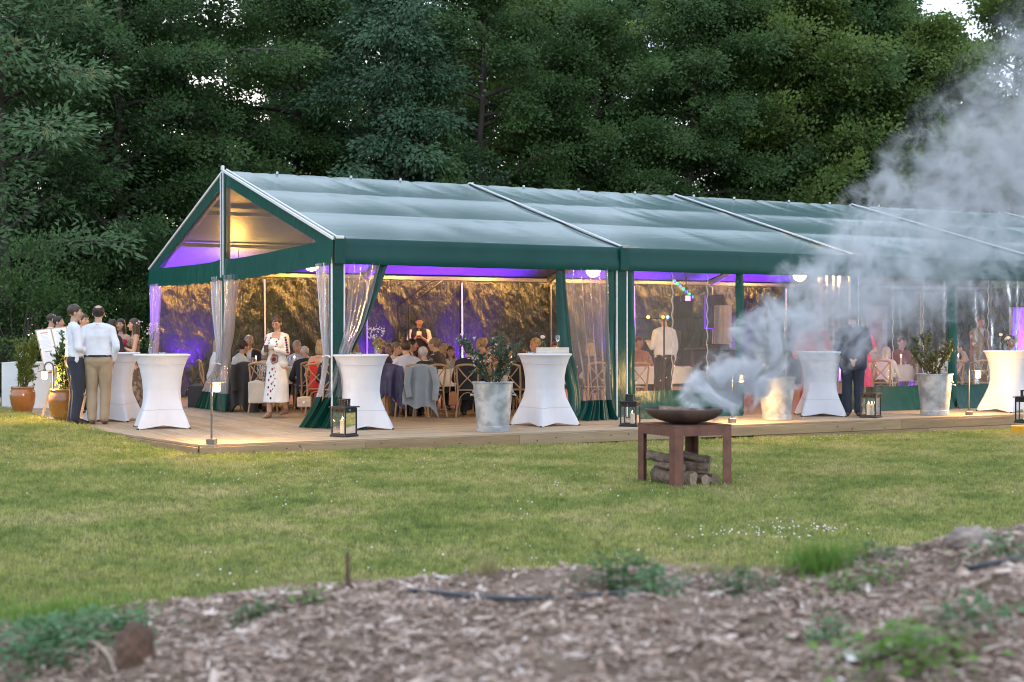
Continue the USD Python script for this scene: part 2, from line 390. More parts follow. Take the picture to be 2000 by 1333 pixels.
q1 = quat_z(a); q2 = np.stack([np.cos(tl / 2), np.sin(tl / 2) * np.cos(ax), np.sin(tl / 2) * np.sin(ax), 0 * tl], -1)
qq = np.stack([q2[:, 0] * q1[:, 0] - q2[:, 3] * q1[:, 3], q2[:, 1] * q1[:, 0] + q2[:, 2] * q1[:, 3], q2[:, 2] * q1[:, 0] - q2[:, 1] * q1[:, 3], q2[:, 0] * q1[:, 3]], -1)
tag(instancer('/World/wood_chips', [(chip(s), M_chip, False) for s in range(60, 66)], pk, rng.integers(0, 6, nc), qq, np.exp(rng.normal(-.34, .55, nc))),
    'pale and brown shredded wood chips covering the foreground bank', 'wood chips', kind='stuff')

# ---------------------------------------------------------------- weeds, hose and sticks on the bank
def leaf_mat(name, c, c2, trans=.35, rough=.45, scale=1.2, spec=.4):
    N = {'g': ('geometry', {}), 'w': ('white_noise_texture', {'dimensions': '1D'}), 'n': ('noise_texture', {'scale': scale, 'detail': 3.0}), 'ad': ('math', {'math_type': 'multiply_add', 'value2': .55}), 'sb': ('math', {'math_type': 'multiply', 'value2': .45}),
         'r': ('rgb_ramp', {'ramp': [(.25, c), (.75, c2)]}), 'p': ('principled_bsdf', {'roughness': rough, 'specular_ior_level': spec}), 't': ('translucent_bsdf', {}), 'm': ('mix_closure', {'fac': trans})}
    L = [('g.position', 'n.vector'), ('g.random_per_island', 'w.w'), ('w.value', 'sb.value1'), ('n.fac', 'ad.value1'), ('sb.value', 'ad.value3'), ('ad.value', 'r.fac'), ('r.color', 'p.base_color'), ('r.color', 't.color'),
         ('p.BSDF', 'm.closure1'), ('t.BSDF', 'm.closure2')]
    return usdkit.material(stage, LK + name, N, L, surface='m.closure')

def leaves(base, d, nrm, L, W, fold=.15):
    """leaf quads: base points, unit directions, approximate normals, lengths and widths -> (v, f), two triangles each"""
    n = len(base); L = np.broadcast_to(L, n)[:, None]; W = np.broadcast_to(W, n)[:, None]
    s = np.cross(d, nrm); s /= np.maximum(np.linalg.norm(s, axis=1, keepdims=True), 1e-6); up = np.cross(s, d)
    mid = base + d * L * .45
    v = np.stack([base, mid + s * W / 2 + up * W * fold, base + d * L, mid - s * W / 2 + up * W * fold], 1).reshape(-1, 3)
    k = np.arange(n)[:, None] * 4
    return v, np.concatenate([k + [0, 1, 2], k + [0, 2, 3]], 1).reshape(-1, 3)

def unit(v): return v / np.maximum(np.linalg.norm(v, axis=-1, keepdims=True), 1e-9)

M_weed = [leaf_mat('weed_dark', (.035, .085, .03), (.08, .17, .05)), leaf_mat('weed_light', (.10, .20, .035), (.20, .33, .06)), leaf_mat('weed_blue', (.06, .16, .06), (.14, .27, .10)), leaf_mat('dry_grass', (.24, .2, .09), (.38, .34, .15))]
def weed(px, py, rx, rz, h, n, size, m, label, grassy=False, seed=0):
    r = np.random.default_rng(1000 + seed)
    X, Z = bank_px(px, py); c = bank_point(X, Z)
    t = thing('grass_tuft' if grassy else 'weed_clump', label, 'grass tuft' if grassy else 'weed', c)
    k = n
    ox = r.normal(0, rx * .5, k); oz = r.normal(0, rz * .5, k)
    hz = bank_height(X + ox, Z + oz) - c[2]
    b = np.stack([RT[0] * ox + FW[0] * oz, RT[1] * ox + FW[1] * oz, hz], -1)
    if grassy:
        v, f = blade_patch(n, .001, h * .5, h, .0028, seed + 5, .6)
        v = v.reshape(n, 5, 3) + b[:, None]; obj('blades', MB().add(v.reshape(-1, 3), f), m, t, kind='stuff')
    else:
        g = np.exp(-((ox / rx) ** 2 + (oz / rz) ** 2))
        b[:, 2] += r.uniform(.0, 1, k) * h * (.35 + .65 * g)
        a = r.uniform(0, 2 * PI, k); d = unit(np.stack([np.cos(a), np.sin(a), r.uniform(-.3, .5, k)], -1))
        nr = unit(np.stack([r.normal(0, .35, k), r.normal(0, .35, k), np.ones(k)], -1))
        obj('leaves', MB().add(*leaves(b, d, nr, size * r.uniform(.6, 1.3, k), size * .75 * r.uniform(.6, 1.2, k))), m, t, kind='stuff')
        sb = MB()
        for i in range(0, k, max(1, k // 14)):
            q = b[i]; sb.tube([(q[0] * .8, q[1] * .8, hz[i] - .02), q], .002, 4, False)
        obj('stems', sb, M_weed[0], t, kind='stuff')
wi = 0
for args in [
    (110, 1262, .34, .26, .13, 900, .036, M_weed[2], 'broad patch of low green weeds at the far left of the bank'),
    (60, 1310, .18, .15, .09, 160, .035, M_weed[0], 'darker weeds below the green patch in the bottom left corner'),
    (240, 1228, .14, .10, .08, 110, .034, M_weed[2], 'small bluish weed hanging over the brown stump'),
    (500, 1212, .10, .08, .09, 80, .032, M_weed[0], 'dark weed beside the pale diagonal twig'),
    (605, 1185, .09, .07, .09, 60, .03, M_weed[1], 'small bright weed behind the diagonal twig'),
    (1215, 1150, .17, .12, .17, 260, .038, M_weed[0], 'bushy dark weed growing over the middle of the black hose'),
    (1285, 1160, .12, .09, .12, 130, .034, M_weed[2], 'lower bluish weed right beside the bushy dark one'),
    (1450, 1160, .12, .09, .13, 140, .034, M_weed[0], 'leafy weed on the crest between hose end and grass tuft'),
    (1690, 1150, .20, .12, .09, 170, .03, M_weed[1], 'loose green weeds right of the bright grass tuft'),
    (1620, 1260, .09, .08, .13, 80, .036, M_weed[2], 'single weed standing in the mulch above the bottom edge'),
    (1765, 1312, .22, .14, .15, 260, .042, M_weed[1], 'bright green weeds at the bottom edge of the bank'),
    (1890, 1215, .22, .14, .10, 180, .032, M_weed[2], 'trailing weeds on the slope near the right edge'),
    (1960, 1085, .18, .12, .09, 150, .03, M_weed[2], 'green weeds behind the hose in the right corner'),
    (1690, 1085, .18, .10, .08, 150, .028, M_weed[0], 'low dark weeds on the crest left of the grey stone'),
    (350, 1168, .12, .07, .06, 70, .03, M_weed[2], 'tiny weed on the crest above the brown stump')]:
    weed(*args, seed=wi); wi += 1
for args in [
    (1600, 1118, .17, .08, .17, 330, 0, M_weed[1], 'bright grass tuft on the right half of the crest'),
    (90, 1212, .45, .12, .13, 420, 0, M_weed[1], 'long grass fringe along the left end of the crest'),
    (1900, 1042, .4, .12, .13, 380, 0, M_weed[3], 'yellowish grass fringe at the right end of the crest'),
    (560, 1152, .3, .08, .07, 160, 0, M_weed[3], 'thin dry grass on the crest behind the twig'),
    (1400, 1125, .3, .08, .08, 200, 0, M_weed[3], 'dry grass on the crest behind the leafy weeds'),
    (950, 1120, .05, .05, .11, 60, 0, M_weed[3], 'small brown tuft on the crest left of centre')]:
    weed(*args, grassy=True, seed=wi); wi += 1
M_hose = mat('black_hose', (.02, .02, .024), (.03, .03, .035), scale=8, rough=.45)
M_twig = mat('dry_twig', (.36, .28, .2), (.22, .16, .11), scale=20, rough=.85, bump=.4, bscale=60)
M_stump = mat('brown_stump', (.14, .075, .045), (.07, .038, .024), scale=18, rough=.95, bump=1, bscale=50)
def bank_path(pts, lift=.008, sub=10):
    P = np.array([bank_point(*bank_px(*p)) for p in pts]); s = np.linspace(0, len(P) - 1, (len(P) - 1) * sub + 1)
    from scipy.interpolate import CubicSpline
    Q = CubicSpline(np.arange(len(P)), P)(s); Q[:, 2] += lift; return Q
o = obj('garden_hose', MB().tube(bank_path([(800, 1160), (920, 1172), (1040, 1178), (1150, 1172), (1240, 1163), (1330, 1150), (1400, 1128)], .012), .011, 8), M_hose, smooth=True); tag(o, 'thin black irrigation hose lying across the middle of the bank', 'hose')
o = obj('garden_hose', MB().tube(bank_path([(1855, 1128), (1900, 1115), (1950, 1106), (2010, 1092), (2080, 1075)], .012), .011, 8), M_hose, smooth=True); tag(o, 'short visible length of black hose at the right edge', 'hose')
def stick(pts, r, label, name='twig'):
    o = obj(name, MB().tube(bank_path(pts, .02), r, 6), M_twig, smooth=True); tag(o, label, 'twig')
stick([(478, 1216), (500, 1193), (530, 1170)], np.linspace(.008, .005, 21), 'pale straight twig lying diagonally left of centre')
stick([(120, 1272), (170, 1262), (205, 1285), (225, 1325)], np.linspace(.012, .009, 31), 'thick curved root arching out of the mulch at lower left')
stick([(1780, 1075), (1830, 1068)], .006, 'dry stalk lying just left of the grey stone')
stick([(1880, 1165), (1935, 1140)], .007, 'straw-coloured stalk on the slope below the right hose')
stick([(1880, 1105), (1930, 1080)], .006, 'thin stalk lying right under the grey stone')
stick([(995, 1225), (1040, 1205)], .009, 'short pale wood splinter in the middle of the mulch')
b0 = bank_point(*bank_px(680, 1150))
o = obj('plant_stalk', MB().tube([b0 - [0, 0, .03], b0 + [0, .01, .07], b0 + [.0, .01, .16]], [.016, .010, .007], 7), M_stump, smooth=True); tag(o, 'upright dry broken stalk standing on the crest', 'stalk')
def lump(px, py, r, m, label, cat, name, seed):
    X, Z = bank_px(px, py); c = bank_point(X, Z); s = trimesh.creation.icosphere(4, 1.0); v = np.array(s.vertices)
    v = v * (1 + .7 * (meshkit.fbm(v * 1.8 + seed, 4, seed) - .5))[:, None] * r
    o = obj(name, MB().add(v + c + [0, 0, r[2] * .25], s.faces), m, smooth=True); tag(o, label, cat)
lump(262, 1290, np.array([.075, .075, .11]), M_stump, 'rough reddish brown stump in the lower left of the bank', 'stump', 'tree_stump', 3)
M_stone = mat('clod_stone', (.3, .24, .2), (.16, .12, .1), scale=9, rough=.95, bump=.8, bscale=30)
lump(1892, 1066, np.array([.11, .09, .065]), M_stone, 'greyish clod of earth on the right crest', 'stone', 'stone', 8)
# ---------------------------------------------------------------- trees
M_bark = mat('tree_bark', (.045, .034, .026), (.085, .065, .05), scale=6, rough=.9, bump=.8, bscale=20, stretch=(1, 1, .25), obj_space=True)
LEAF = {
    'hornbeam': leaf_mat('leaf_hornbeam', (.018, .055, .02), (.115, .19, .055), scale=.7, rough=.5, spec=.25),
    'maple': leaf_mat('leaf_maple', (.035, .09, .024), (.20, .26, .06), scale=.7, rough=.5, spec=.25),
    'chestnut': leaf_mat('leaf_chestnut', (.04, .10, .045), (.17, .26, .11), scale=.8, rough=.45, spec=.3),
    'cherry': leaf_mat('leaf_cherry', (.028, .078, .042), (.12, .205, .105), scale=.8, rough=.42, spec=.3),
    'dark': leaf_mat('leaf_dark', (.012, .04, .018), (.085, .15, .045), scale=.7, rough=.5, spec=.25)}
M_catkin = leaf_mat('catkin', (.30, .30, .13), (.42, .40, .2), scale=2)

def make_tree(name, label, kind, H, R, nlimb, ntwig, nleaf, ll, lw, seed, droop=.5, low=.07, loc=(0, 0, 0), rz=0.0, group=None, spread=.21, catkins=0, top=1.0, flat=.6):
    r = np.random.default_rng(seed)
    t = thing(name, label, 'tree', loc, rz, group)
    tb = MB()
    hs = np.linspace(0, 1, 9); wob = np.cumsum(r.normal(0, .10, (9, 2)), 0) * [1, 1]; wob[0] = 0
    tp = np.stack([wob[:, 0], wob[:, 1], hs * H * .93], -1)
    tb.tube(tp, np.interp(hs, [0, .08, 1], [.26, .18, .03]) * (H / 13), 8, False)
    limb_mb = MB(); bases, dirs, nrms = [], [], []
    cat_b = []
    for i in range(nlimb):
        u = low + (.97 - low) * ((i + r.random()) / nlimb)
        a = i * 2.39996 + r.normal(0, .35)
        prof = math.sin(PI * min(1, .22 + .78 * u ** .8)) ** .6 if u > .3 else .75 + .25 * u / .3
        L = R * (.35 + .75 * prof) * r.uniform(.7, 1.12) * (1 - .55 * sstep(.72, 1, u) * top)
        el = r.uniform(.2, .95) + .6 * sstep(.75, 1, u)
        p0 = np.array([np.interp(u * H * .93, tp[:, 2], tp[:, 0]), np.interp(u * H * .93, tp[:, 2], tp[:, 1]), u * H * .93])
        s = np.linspace(0, 1, 6)
        hd = np.array([math.cos(a), math.sin(a), 0])
        bend = r.normal(0, .15, 3)
        P = p0 + hd * (L * s * math.cos(el))[:, None] + np.array([0, 0, 1]) * (L * (s * math.sin(el) - droop * .45 * s ** 2))[:, None] + bend * (L * s ** 2)[:, None] * .5
        limb_mb.tube(P, np.linspace(.055, .012, 6) * (L / 3) * (H / 13), 5, False)
        for j in range(ntwig):
            q = .25 + .78 * ((j + r.random()) / ntwig)
            b = np.array([np.interp(q, s, P[:, k]) for k in range(3)])
            ta = a + (1 if j % 2 else -1) * r.uniform(.2, 1.5)
            tl = r.uniform(.45, 1.15) * (1.15 - .4 * q)
            td = np.array([math.cos(ta), math.sin(ta), r.uniform(-.25, .75) - droop * .4]); td /= np.linalg.norm(td)
            if r.random() < .35: limb_mb.tube([b, b + td * tl * .6, b + td * tl * .95 + [0, 0, -.12 * droop]], [.011, .007, .004], 3, False)
            n = nleaf
            w = r.beta(1.6, 1.1, n)
            off = np.stack([r.normal(0, spread, n), r.normal(0, spread, n), r.normal(0, spread * flat, n)], -1)
            c = b + td * (tl * w)[:, None] + off; c[:, 2] -= droop * .30 * w ** 2 + droop * .25 * (off[:, 0] ** 2 + off[:, 1] ** 2)
            d = unit(td + unit(off + 1e-6) * .9 + np.stack([r.normal(0, .35, n), r.normal(0, .35, n), r.normal(-.55 * droop, .3, n)], -1))
            nn = unit(np.stack([r.normal(0, .6, n), r.normal(0, .6, n), np.full(n, .55)], -1) + hd * .75)
            bases.append(c); dirs.append(d); nrms.append(nn)
            if catkins and q > .62 and u > .3 and r.random() < catkins: cat_b.append((b + td * tl * .9, td))
    obj('trunk', tb, M_bark, t, smooth=True)
    obj('branches', limb_mb, M_bark, t, smooth=True)
    B = np.vstack(bases); n = len(B)
    obj('crown', MB().add(*leaves(B, np.vstack(dirs), np.vstack(nrms), ll * r.uniform(.65, 1.25, n), lw * r.uniform(.7, 1.2, n))), LEAF[kind], t, kind='stuff')
    if cat_b:
        bb, dd = [], []
        for p, d in cat_b:
            k = 26
            q = unit(d * .7 + r.normal(0, .65, (k, 3)) + [0, 0, .25]); bb.append(np.repeat([p], k, 0)); dd.append(q)
        bb = np.vstack(bb); dd = np.vstack(dd); k = len(bb)
        obj('catkins', MB().add(*leaves(bb, dd, unit(r.normal(0, 1, (k, 3))), r.uniform(.14, .28, k), .02, .3)), M_catkin, t, kind='stuff')
    return t

TG = 'trees of the dense wood behind the marquee'
T1 = make_tree('hornbeam_tree', 'hornbeam with layered drooping sprays right above the marquee gable', 'hornbeam', 14.5, 3.9, 56, 8, 150, .115, .085, 11, .75, loc=az(560, 46), rz=.4)
T2 = make_tree('maple_tree', 'maple with yellowish green upright leaf clumps rising through the smoke', 'maple', 13.5, 3.5, 54, 8, 135, .125, .115, 12, .25, flat=.85, loc=az(1820, 50), rz=1.0)
T3 = make_tree('chestnut_tree', 'chestnut with pale spiky catkins in the top left corner', 'chestnut', 14.0, 3.4, 46, 7, 62, .22, .085, 13, .5, loc=az(10, 37), rz=2.0, catkins=.35, spread=.3, low=.2)
T4 = make_tree('cherry_tree', 'bluish cherry with large hanging leaves at the top above the ridge start', 'cherry', 15.0, 3.2, 48, 7, 88, .165, .08, 14, 1.0, loc=az(760, 45), rz=.9, spread=.28, low=.42)
T5 = make_tree('oak_tree', 'dark bushy tree with dense small leaves left of the marquee gable', 'dark', 14.5, 3.9, 58, 8, 150, .11, .09, 15, .4, flat=.8, loc=az(250, 41), rz=.1)
T6 = make_tree('maple_tree', 'greyer green maple with rounded clumps above the third marquee bay', 'hornbeam', 13.5, 3.6, 56, 8, 138, .12, .10, 16, .2, flat=.85, loc=az(1160, 47.5), rz=.3, low=.2)
def tcopy(src, px, Z, rz, s, label): copy(src, label, az(px, Z), rz, s)
tcopy(T5, -60, 43, 2.1, 1.0, 'dark tree cut by the left picture edge behind the bar')
tcopy(T1, 130, 46, 1.3, 1.16, 'hornbeam behind the menu board, showing bright sky through its crown')
tcopy(T1, 390, 44, 3.3, 1.12, 'hornbeam whose low branches hang just left of the gable peak')
tcopy(T5, 680, 50, 4.0, 1.05, 'dark tree standing behind the cherry above the ridge')
tcopy(T1, 930, 46.5, 5.1, 1.03, 'hornbeam with bare forked limbs visible above the first roof joint')
tcopy(T2, 1080, 51, 2.2, 1.12, 'maple in shade between the forked hornbeam and the grey maple')
tcopy(T1, 1330, 48, .2, 1.02, 'hornbeam with long hanging leaf tassels over the second roof joint')
tcopy(T6, 1450, 50, 2.6, 1.12, 'grey green maple behind the tasselled hornbeam')
tcopy(T2, 1560, 49.5, 4.4, 1.1, 'maple with bright clumps low over the roof left of the smoke')
tcopy(T6, 1690, 51, .9, 1.14, 'tall grey green maple at the top edge left of the sky gap')
tcopy(T1, 1760, 55, 1.9, 1.1, 'hornbeam in shade behind the rising smoke')
tcopy(T2, 1975, 51.5, 3.0, 1.12, 'bright maple at the right edge veiled by smoke')
tcopy(T6, 2080, 53, 4.0, 1.0, 'maple mostly outside the right picture edge')
for i, (k, px, Z, rz, s, lb) in enumerate([
    (T5, 30, 53, .5, 1.1, 'far dark tree behind the bar and the left lamp'), (T1, 300, 55, 2.0, 1.25, 'far hornbeam seen through gaps left of the gable'), (T5, 520, 57, 3.7, 1.12, 'far dark tree behind the gable peak'),
    (T6, 820, 59, 5.0, 1.16, 'far maple behind the cherry and forked hornbeam'), (T5, 1010, 61, 1.1, 1.2, 'far dark tree closing the gap over the second bay'), (T5, 1240, 60, 2.9, 1.18, 'far dark tree behind the tasselled hornbeam'),
    (T1, 1440, 63, .3, 1.16, 'far hornbeam behind the third bay'), (T5, 1630, 62, 4.9, 1.2, 'far dark tree left of the sky gap'), (T6, 1900, 66, 5.6, .93, 'far low maple under the sky gap'), (T5, 2060, 63, .8, 1.0, 'far dark tree behind the smoke at the right edge')]):
    tcopy(k, px, Z, rz, s, lb)
for i, (k, px, Z, s, lb) in enumerate([(T1, -330, 42, 1.05, 'hornbeam of the wood further left, mirrored in the gable plastic'), (T5, -620, 40, 1.05, 'dark tree of the wood continuing left of the bar'), (T6, -980, 37, 1.0, 'maple of the wood continuing well left of the bar'), (T1, -1500, 33, 1.0, 'outermost hornbeam of the wood at the left')]): tcopy(k, px, Z, i * 1.3, s, lb)
# low undergrowth along the foot of the wood
def bush(label, loc, R, H, n, kind, seed, ll=.10, lw=.06):
    r = np.random.default_rng(seed); t = thing('bush', label, 'bush', loc)
    nc = 34
    c = unit(r.normal(0, 1, (nc, 3))) * r.uniform(.35, 1, (nc, 1)) ** .5 * [R, R, H / 2] + [0, 0, H * .5]; c[:, 2] = np.abs(c[:, 2])
    k = r.integers(0, nc, n); off = r.normal(0, 1, (n, 3)) * [.30, .30, .16]
    B = c[k] + off; d = unit(unit(c[k] - [0, 0, H * .3]) + r.normal(0, .5, (n, 3)) + [0, 0, -.2]); nn = unit(r.normal(0, .45, (n, 3)) + [0, 0, 1])
    obj('foliage', MB().add(*leaves(B, d, nn, ll * r.uniform(.6, 1.2, n), lw * r.uniform(.7, 1.2, n))), LEAF[kind], t, kind='stuff')
    sb = MB()
    for i in range(nc): sb.tube([(r.normal(0, .15), r.normal(0, .15), 0), c[i] * [.6, .6, .6], c[i]], [.02, .012, .005], 4, False)
    obj('stems', sb, M_bark, t)
    return t
B1 = bush('leafy bush at the foot of the wood behind the bar counter', az(20, 37.5), 1.7, 3.0, 9000, 'dark', 71)
B2 = bush('mid green bush behind the standing group at left', az(200, 38.5), 1.8, 3.4, 9000, 'hornbeam', 72)
copy(B1, 'bush just left of the gable with leaves down to the ground', az(285, 40), 2.0, 1.05)
copy(B2, 'bush beyond the left picture edge of the wood', az(-120, 38), 1.0, 1.0)
copy(B2, 'tall leafy bush in front of the chestnut trunk at far left', az(30, 34.5), 3.0, 1.15)
copy(B1, 'low bush between bar counter and menu board', az(110, 40), 4.0, 1.15)
for i, px in enumerate((420, 620, 830)): copy(B2 if i % 2 else B1, ['undergrowth glimpsed above the gable slope', 'undergrowth just above the ridge start', 'undergrowth above the first roof joint'][i], az(px, 44), i * 1.7, 1.6)
# ---------------------------------------------------------------- wooden deck
M_plank = [mat(f'plank_{i}', c, tuple(k * .74 for k in c), scale=3.0, rough=.75, bump=.25, bscale=10, stretch=(.6, 9, 6), dist=.004, spec=.25, obj_space=False) for i, c in enumerate([(.42, .30, .19), (.46, .34, .22), (.38, .27, .165), (.44, .33, .225)])]
M_planky = [mat(f'plank_side_{i}', c, tuple(k * .74 for k in c), scale=3.0, rough=.75, bump=.25, bscale=10, stretch=(9, .6, 6), dist=.004, spec=.25) for i, c in enumerate([(.41, .295, .185), (.45, .33, .21), (.37, .265, .16), (.43, .32, .22)])]
M_fascia = [mat(f'fascia_{i}', c, tuple(k * .7 for k in c), scale=2.2, rough=.7, bump=.3, bscale=7, stretch=(.8, .8, 8), dist=.004, spec=.25, lo=.3, hi=.7) for i, c in enumerate([(.40, .27, .15), (.36, .235, .125), (.42, .295, .175)])]
M_knot = mat('wood_knot', (.10, .055, .028), (.16, .09, .045), scale=30, rough=.8)
deck = thing('deck', 'low pale wooden plank deck under and around the green marquee', 'deck')
PW, GAP = .145, .006
def plank_prism(poly, z0, z1):
    """extruded polygon (counter-clockwise) as a mesh"""
    n = len(poly); P = np.array(poly); v = np.vstack([np.c_[P, np.full(n, z1)], np.c_[P, np.full(n, z0)]])
    f = [(0, i, i + 1) for i in range(1, n - 1)] + [(n, n + i + 1, n + i) for i in range(1, n - 1)]
    for i in range(n):
        j = (i + 1) % n; f += [(i, n + i, n + j), (i, n + j, j)]
    return v, np.array(f)
# front strip: boards along the tent, mitred at the left corner
def left_edge(y): return np.where(y < 2.6, -2.6 - (y + 2.0) * .8 / 4.6, -3.4 - (y - 2.6) * .04)
nrow = 14
for i in range(nrow):
    y0 = -2.0 + i * PW; y1 = y0 + PW - GAP
    xs_ = [-2.6 + (y0 + 2.0) * 1.28]; x = xs_[0] + [1.1, 3.0, 2.1, 3.7][i % 4]
    while x < 20: xs_.append(x); x += 4.0
    xs_.append(20.0)
    for a, b in zip(xs_[:-1], xs_[1:]):
        a2 = a + (PW - GAP) * 1.28 if a == xs_[0] else a
        dz = rng.uniform(-.0015, .0015)
        obj('plank', MB().add(*plank_prism([(a + .002, y0), (b - .002, y0), (b - .002, y1), (a2 + .002, y1)], D - .028, D + dz)), M_plank[rng.integers(4)], deck)
# left strip: boards running back, ending on the mitre
for i in range(24):
    x0 = -3.62 + i * PW; x1 = x0 + PW - GAP
    def ystart(x):
        if x < -2.6: return max(-2.0, (-2.6 - x) / .8 * 4.6 - 2.0) if x > -3.4 else 2.6 + (-3.4 - x) / .04
        return -2.0 + (x + 2.6) / 1.28
    ya, yb = ystart(x0), ystart(x1)
    if ya > 14: ya = yb + .3
    if yb > 13: continue
    L = [yb if ya > 13 else (ya + yb) / 2]
    y = max(ya, yb) + [1.6, 3.2, .9, 2.4][i % 4]
    cuts = [y]
    while cuts[-1] < 12: cuts.append(cuts[-1] + 3.6)
    cuts[-1] = 13.0
    prev = None
    for c in cuts:
        q = [(x0, ya if prev is None else prev + .004), (x1, yb if prev is None else prev + .004), (x1, c), (x0, c)]
        obj('plank', MB().add(*plank_prism(q, D - .028, D + rng.uniform(-.0015, .0015))), M_planky[rng.integers(4)], deck)
        prev = c
# floor inside, one joined part: boards too thin to pick apart under the chairs
fl = MB()
for i in range(78):
    y0 = -2.0 + (nrow + i) * PW; xa = -.13 + 0 * i
    for a in np.arange(0, 24, 4.0):
        a0 = (xa if a == 0 else a + (i % 3)); b0 = min(a + 4 + (i % 3), 25)
        fl.add(*plank_prism([(a0 + .002, y0), (b0 - .002, y0), (b0 - .002, y0 + PW - GAP), (a0 + .002, y0 + PW - GAP)], D - .028, D - .004))
obj('floor_boards', fl, M_plank[2], deck, kind='stuff')
obj('joists', MB().box((9.0, 5.5, D - .09), (22.6, 14.4, .09)), mat('joist_dark', (.03, .022, .016)), deck)
# fascia boards along the front with joints, and along the left side
fx = [-2.61, -.35, 2.0, 5.55, 9.2, 12.5, 16.2, 20.0]
for k, (a, b) in enumerate(zip(fx[:-1], fx[1:])):
    ob = obj('fascia_board', MB().box(((a + b) / 2, -2.016, D - .031 - .0715), (b - a - .004, .028, .143), bev=.003), M_fascia[k % 3], deck)
    if b > 6: obj('fascia_board', MB().box(((a + b) / 2 + .6, -2.010, D - .031 - .146 - .075), (b - a - .004, .028, .145), bev=.003), M_fascia[(k + 1) % 3], deck)
    kn = MB()
    for j in range(int((b - a) / .42)):
        x = a + .2 + j * .42 + rng.uniform(-.15, .15)
        if rng.random() < .6: kn.box((x, -2.0305, D - .03 - rng.uniform(.03, .11)), (rng.uniform(.02, .05), .002, rng.uniform(.008, .02)), R=trimesh.transformations.rotation_matrix(rng.uniform(-1, 1), [0, 1, 0])[:3, :3])
    if kn.n: obj('knots', kn, M_knot, deck, kind='stuff')
for (a, b) in (((-2.62, -2.0), (-3.42, 2.6)), ((-3.42, 2.6), (-3.62, 7.6))):
    a, b = np.array(a), np.array(b); L = np.linalg.norm(b - a); an = math.atan2(*(b - a)[::-1])
    obj('fascia_board', MB().box((*((a + b) / 2 + [-.014, 0]), D - .031 - .0715), (L, .028, .143), rz=an, bev=.003), M_fascia[1], deck)

# ---------------------------------------------------------------- marquee
W, RZ, EZ = 11.2, 4.55, 2.995
NB = 5; BAY = 4.95
VB = EZ - .385
tent = thing('marquee', 'long green marquee with clear plastic gable and side walls, lit inside', 'marquee')
M_roof = mat('roof_fabric', (.008, .034, .031), (.013, .042, .038), scale=1.5, rough=.22, spec=.9, bump=.18, bscale=3.5, bstretch=(.6, 2.5, 2.5), dist=.03, lo=.3, hi=.7)
M_green = mat('green_pvc', (.001, .036, .027), (.002, .046, .034), scale=2, rough=.27, spec=.32, bump=.35, bscale=4.5, bstretch=(2.2, 2.2, .8), dist=.035)
M_valance = mat('valance_pvc', (.001, .040, .032), (.002, .047, .037), scale=2, rough=.35, spec=.28, bump=.12, bscale=3, dist=.02)
M_wall = mat('wall_tarp', (.006, .014, .005), (.009, .018, .007), scale=2, rough=.24, spec=.9, bump=.7, bscale=2.3, bstretch=(1.7, 1.7, .8), dist=.14, detail=5)
M_under = mat('roof_lining', (.10, .12, .14), (.12, .14, .16), scale=2, rough=.5)
M_pipe = mat('white_piping', (.62, .62, .64), (.72, .72, .72), scale=20, rough=.6)
M_alu = mat('aluminium_frame', (.34, .34, .34), (.28, .28, .29), scale=8, rough=.4, metal=.85)
M_clear = clear('clear_pvc', tint=(.93, .92, .90), rough=.08, bump=.85, bscale=4.2, stretch=(2.6, 2.6, .5), ior=1.26, haze=.035, dist=.07)
M_clear2 = clear('clear_pvc_folded', tint=(.88, .87, .86), rough=.16, bump=.8, bscale=7, stretch=(2.5, 2.5, .35), ior=1.4, haze=.13, hazecol=(.78, .76, .82), dist=.05)
M_gclear = clear('gable_pvc', tint=(.86, .85, .83), rough=.16, bump=.3, bscale=6, stretch=(1, 1, 1), ior=1.22, haze=.02, dist=.02)

M_seam = clear('welt_plastic', tint=(.8, .8, .8), rough=.2, bump=.5, bscale=30, stretch=(1, 1, 1), ior=1.6, haze=.25)
def roof_z(y): return EZ + (RZ - EZ) * (1 - np.abs(y - W / 2) / (W / 2))
